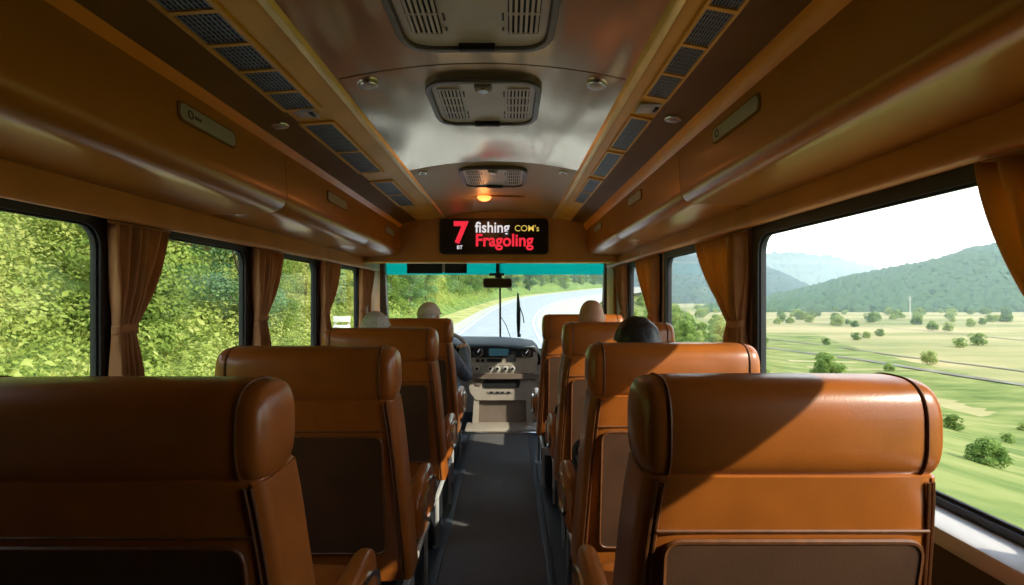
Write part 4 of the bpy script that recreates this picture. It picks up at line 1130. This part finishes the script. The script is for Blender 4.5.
for _ in range(110):
    py = 308.5+19*rb.random()**1.9; px = rb.uniform(640, 1060); x, y = G(px, py); place([bp], bused, 0, (x, y, VZ), rb.uniform(.6, 1.7), rb.uniform(0, 6.28))

# ------------------------------------------------------------------ forested hills
def hill(name, prof, yb_, yr_, blob, nblob, seed, m_leaf, label):
    """prof: list of (px, py) of the skyline; base at depth yb_, ridge at depth yr_"""
    bm = bmesh.new(); rows = []
    def sky(px):
        for (a, b), (c, d) in zip(prof, prof[1:]):
            if a <= px <= c: return b+(d-b)*(px-a)/(c-a)
        return prof[-1][1]
    def pt(px, t):
        e = sky(px); zr = EYE-(e-297)*yr_/F
        y = yb_+(yr_-yb_)*t; sh = math.sin(min(1, t)*PI/2)**1.15 if t <= 1 else 1-(t-1)*.5
        z = VZ-2+(zr-VZ+2)*sh
        p = Vector(((px-509)*y/F, y, z)); p.z += (yr_*.012)*noise.noise(Vector((p.x, p.y, 0))*(6/yr_))*min(1, t*2); return p
    px0, px1 = prof[0][0], prof[-1][0]; nx = 90; ts = [0, .05, .1, .2, .3, .4, .5, .6, .7, .8, .9, 1, 1.15, 1.4]
    g = [[bm.verts.new(pt(px0+(px1-px0)*i/nx, t)) for t in ts] for i in range(nx+1)]
    for i in range(nx):
        for j in range(len(ts)-1): bm.faces.new((g[i][j], g[i+1][j], g[i+1][j+1], g[i][j+1]))
    h = struct(build(name, bm, M['hillside'], smooth=180))
    r = random.Random(seed); bm = bmesh.new()
    ico = bmesh.new(); bmesh.ops.create_icosphere(ico, subdivisions=1, radius=1); iv = [v.co.copy() for v in ico.verts]; fi = [[v.index for v in f.verts] for f in ico.faces]; ico.free()
    for _ in range(nblob):
        p = pt(r.uniform(px0, px1), r.random()**.8*1.05); s = blob*r.uniform(.55, 1.3)
        vs = [bm.verts.new(p+Vector((v.x*s*r.uniform(.8, 1.2), v.y*s*r.uniform(.8, 1.2), s*.3+v.z*s*r.uniform(.8, 1.25)))) for v in iv]
        for f in fi: bm.faces.new([vs[k] for k in f])
    tag(build('forest', bm, m_leaf, smooth=0, normals=False), label, 'forest', kind='stuff')
hill('hill', [(705, 312), (760, 306), (800, 296), (850, 281), (900, 270), (950, 262), (975, 256), (1024, 249), (1120, 240), (1300, 250)], 400, 640, 5.0, 9000, 3, M['leaf_far'], 'dark green forest covering the big hill beyond the fields')
hill('hill', [(600, 262), (640, 263), (690, 264), (730, 268), (770, 277), (800, 291), (830, 303)], 900, 1300, 12, 2600, 4, M['leaf_far'], 'blue green forest on the second hill left of the big one')
hill('mountain', [(560, 244), (660, 250), (720, 256), (765, 262), (800, 261), (830, 263), (880, 275), (950, 292)], 1700, 2400, 22, 2200, 5, M['leaf_far'], 'hazy forest on the faint far mountain ridge')
# utility poles
for k, (px, y, lb) in enumerate(((910, 300, 'thin pale utility pole standing at the foot of the forested hill'),)):
    x = (px-509)*y/F; t = thing('utility_pole', lb, 'pole', (x, y, VZ))
    H = 12.5
    bm = bmesh.new(); tube(bm, [(0, 0, -.5), (0, 0, H)], lambda u: .28-.1*u, 8); build('shaft', bm, M['pole'], t)
    bm = bmesh.new(); box(bm, -1.3, 1.3, -.12, .12, H-1.2, H-.95); box(bm, -1, 1, -.12, .12, H-2.4, H-2.15); build('crossarm', bm, M['pole'], t)
# white board by the road outside the fourth left window
t = thing('roadside_board', 'white roadside board among the trees outside the fourth left window', 'sign', (-6.7, 20.5, -1.1))
bm = bmesh.new(); box(bm, -.34, .34, -.03, .03, 1.40, 1.62, .01); build('board', bm, M['board'], t)
bm = bmesh.new(); box(bm, -.34, .34, -.03, .03, 1.08, 1.28, .01); build('board', bm, M['board'], t)
for x in (-.26, .26):
    bm = bmesh.new(); box(bm, x-.03, x+.03, .03, .08, -.3, 1.65); build('post', bm, M['pole'], t)

# ------------------------------------------------------------------ haze over the valley
hz = bpy.data.materials.new('valley_haze'); hz.use_nodes = True; nt = hz.node_tree; nt.nodes.clear()
o = nt.nodes.new('ShaderNodeOutputMaterial'); v = nt.nodes.new('ShaderNodeVolumeScatter'); v.inputs['Color'].default_value = (.70, .86, 1, 1); v.inputs['Density'].default_value = 0.00042; v.inputs['Anisotropy'].default_value = .2
nt.links.new(v.outputs[0], o.inputs['Volume'])
bm = bmesh.new(); box(bm, -320, 2600, 60, 2700, VZ-3, 150)
tag(build('haze', bm, hz, smooth=0), 'pale blue haze hanging over the far valley', 'haze', kind='stuff')

# ------------------------------------------------------------------ light
sun = bpy.data.lights.new('sun', 'SUN'); sun.energy = 3.8; sun.angle = math.radians(.6); sun.color = (1, .93, .80)
so = bpy.data.objects.new('sun', sun); C.objects.link(so)
so.rotation_euler = Vector((1, -.62, .77)).to_track_quat('Z', 'Y').to_euler()
w = bpy.data.worlds.new('sky'); bpy.context.scene.world = w; w.use_nodes = True; nt = w.node_tree
bg = nt.nodes['Background']; tc = nt.nodes.new('ShaderNodeTexCoord'); sx = nt.nodes.new('ShaderNodeSeparateXYZ'); rp = nt.nodes.new('ShaderNodeValToRGB')
nt.links.new(tc.outputs['Generated'], sx.inputs[0]); nt.links.new(sx.outputs['Z'], rp.inputs[0]); nt.links.new(rp.outputs[0], bg.inputs[0])
rp.color_ramp.elements[0].position = 0; rp.color_ramp.elements[0].color = (.93, .97, 1, 1); rp.color_ramp.elements[1].position = .9; rp.color_ramp.elements[1].color = (.42, .62, .95, 1)
e = rp.color_ramp.elements.new(.25); e.color = (.92, .96, 1, 1)
bg.inputs[1].default_value = 1.8

# ------------------------------------------------------------------ camera
cam = bpy.data.cameras.new('camera'); cam.lens = 18; cam.sensor_width = 36; cam.shift_x = 3/1024; cam.shift_y = 4.5/1024; cam.clip_start = .05; cam.clip_end = 6000
co = bpy.data.objects.new('camera', cam); C.objects.link(co); co.location = (0, 0, EYE); co.rotation_euler = (PI/2, 0, 0)
sc = bpy.context.scene; sc.camera = co
sc.view_settings.view_transform = 'Standard'; sc.view_settings.look = 'None'; sc.view_settings.gamma = 1; sc.view_settings.use_curve_mapping = False
sc.view_settings.exposure = .72
sc.cycles.max_bounces = 10; sc.cycles.volume_bounces = 2; sc.cycles.diffuse_bounces = 6; sc.cycles.transparent_max_bounces = 12; sc.cycles.sample_clamp_indirect = 6
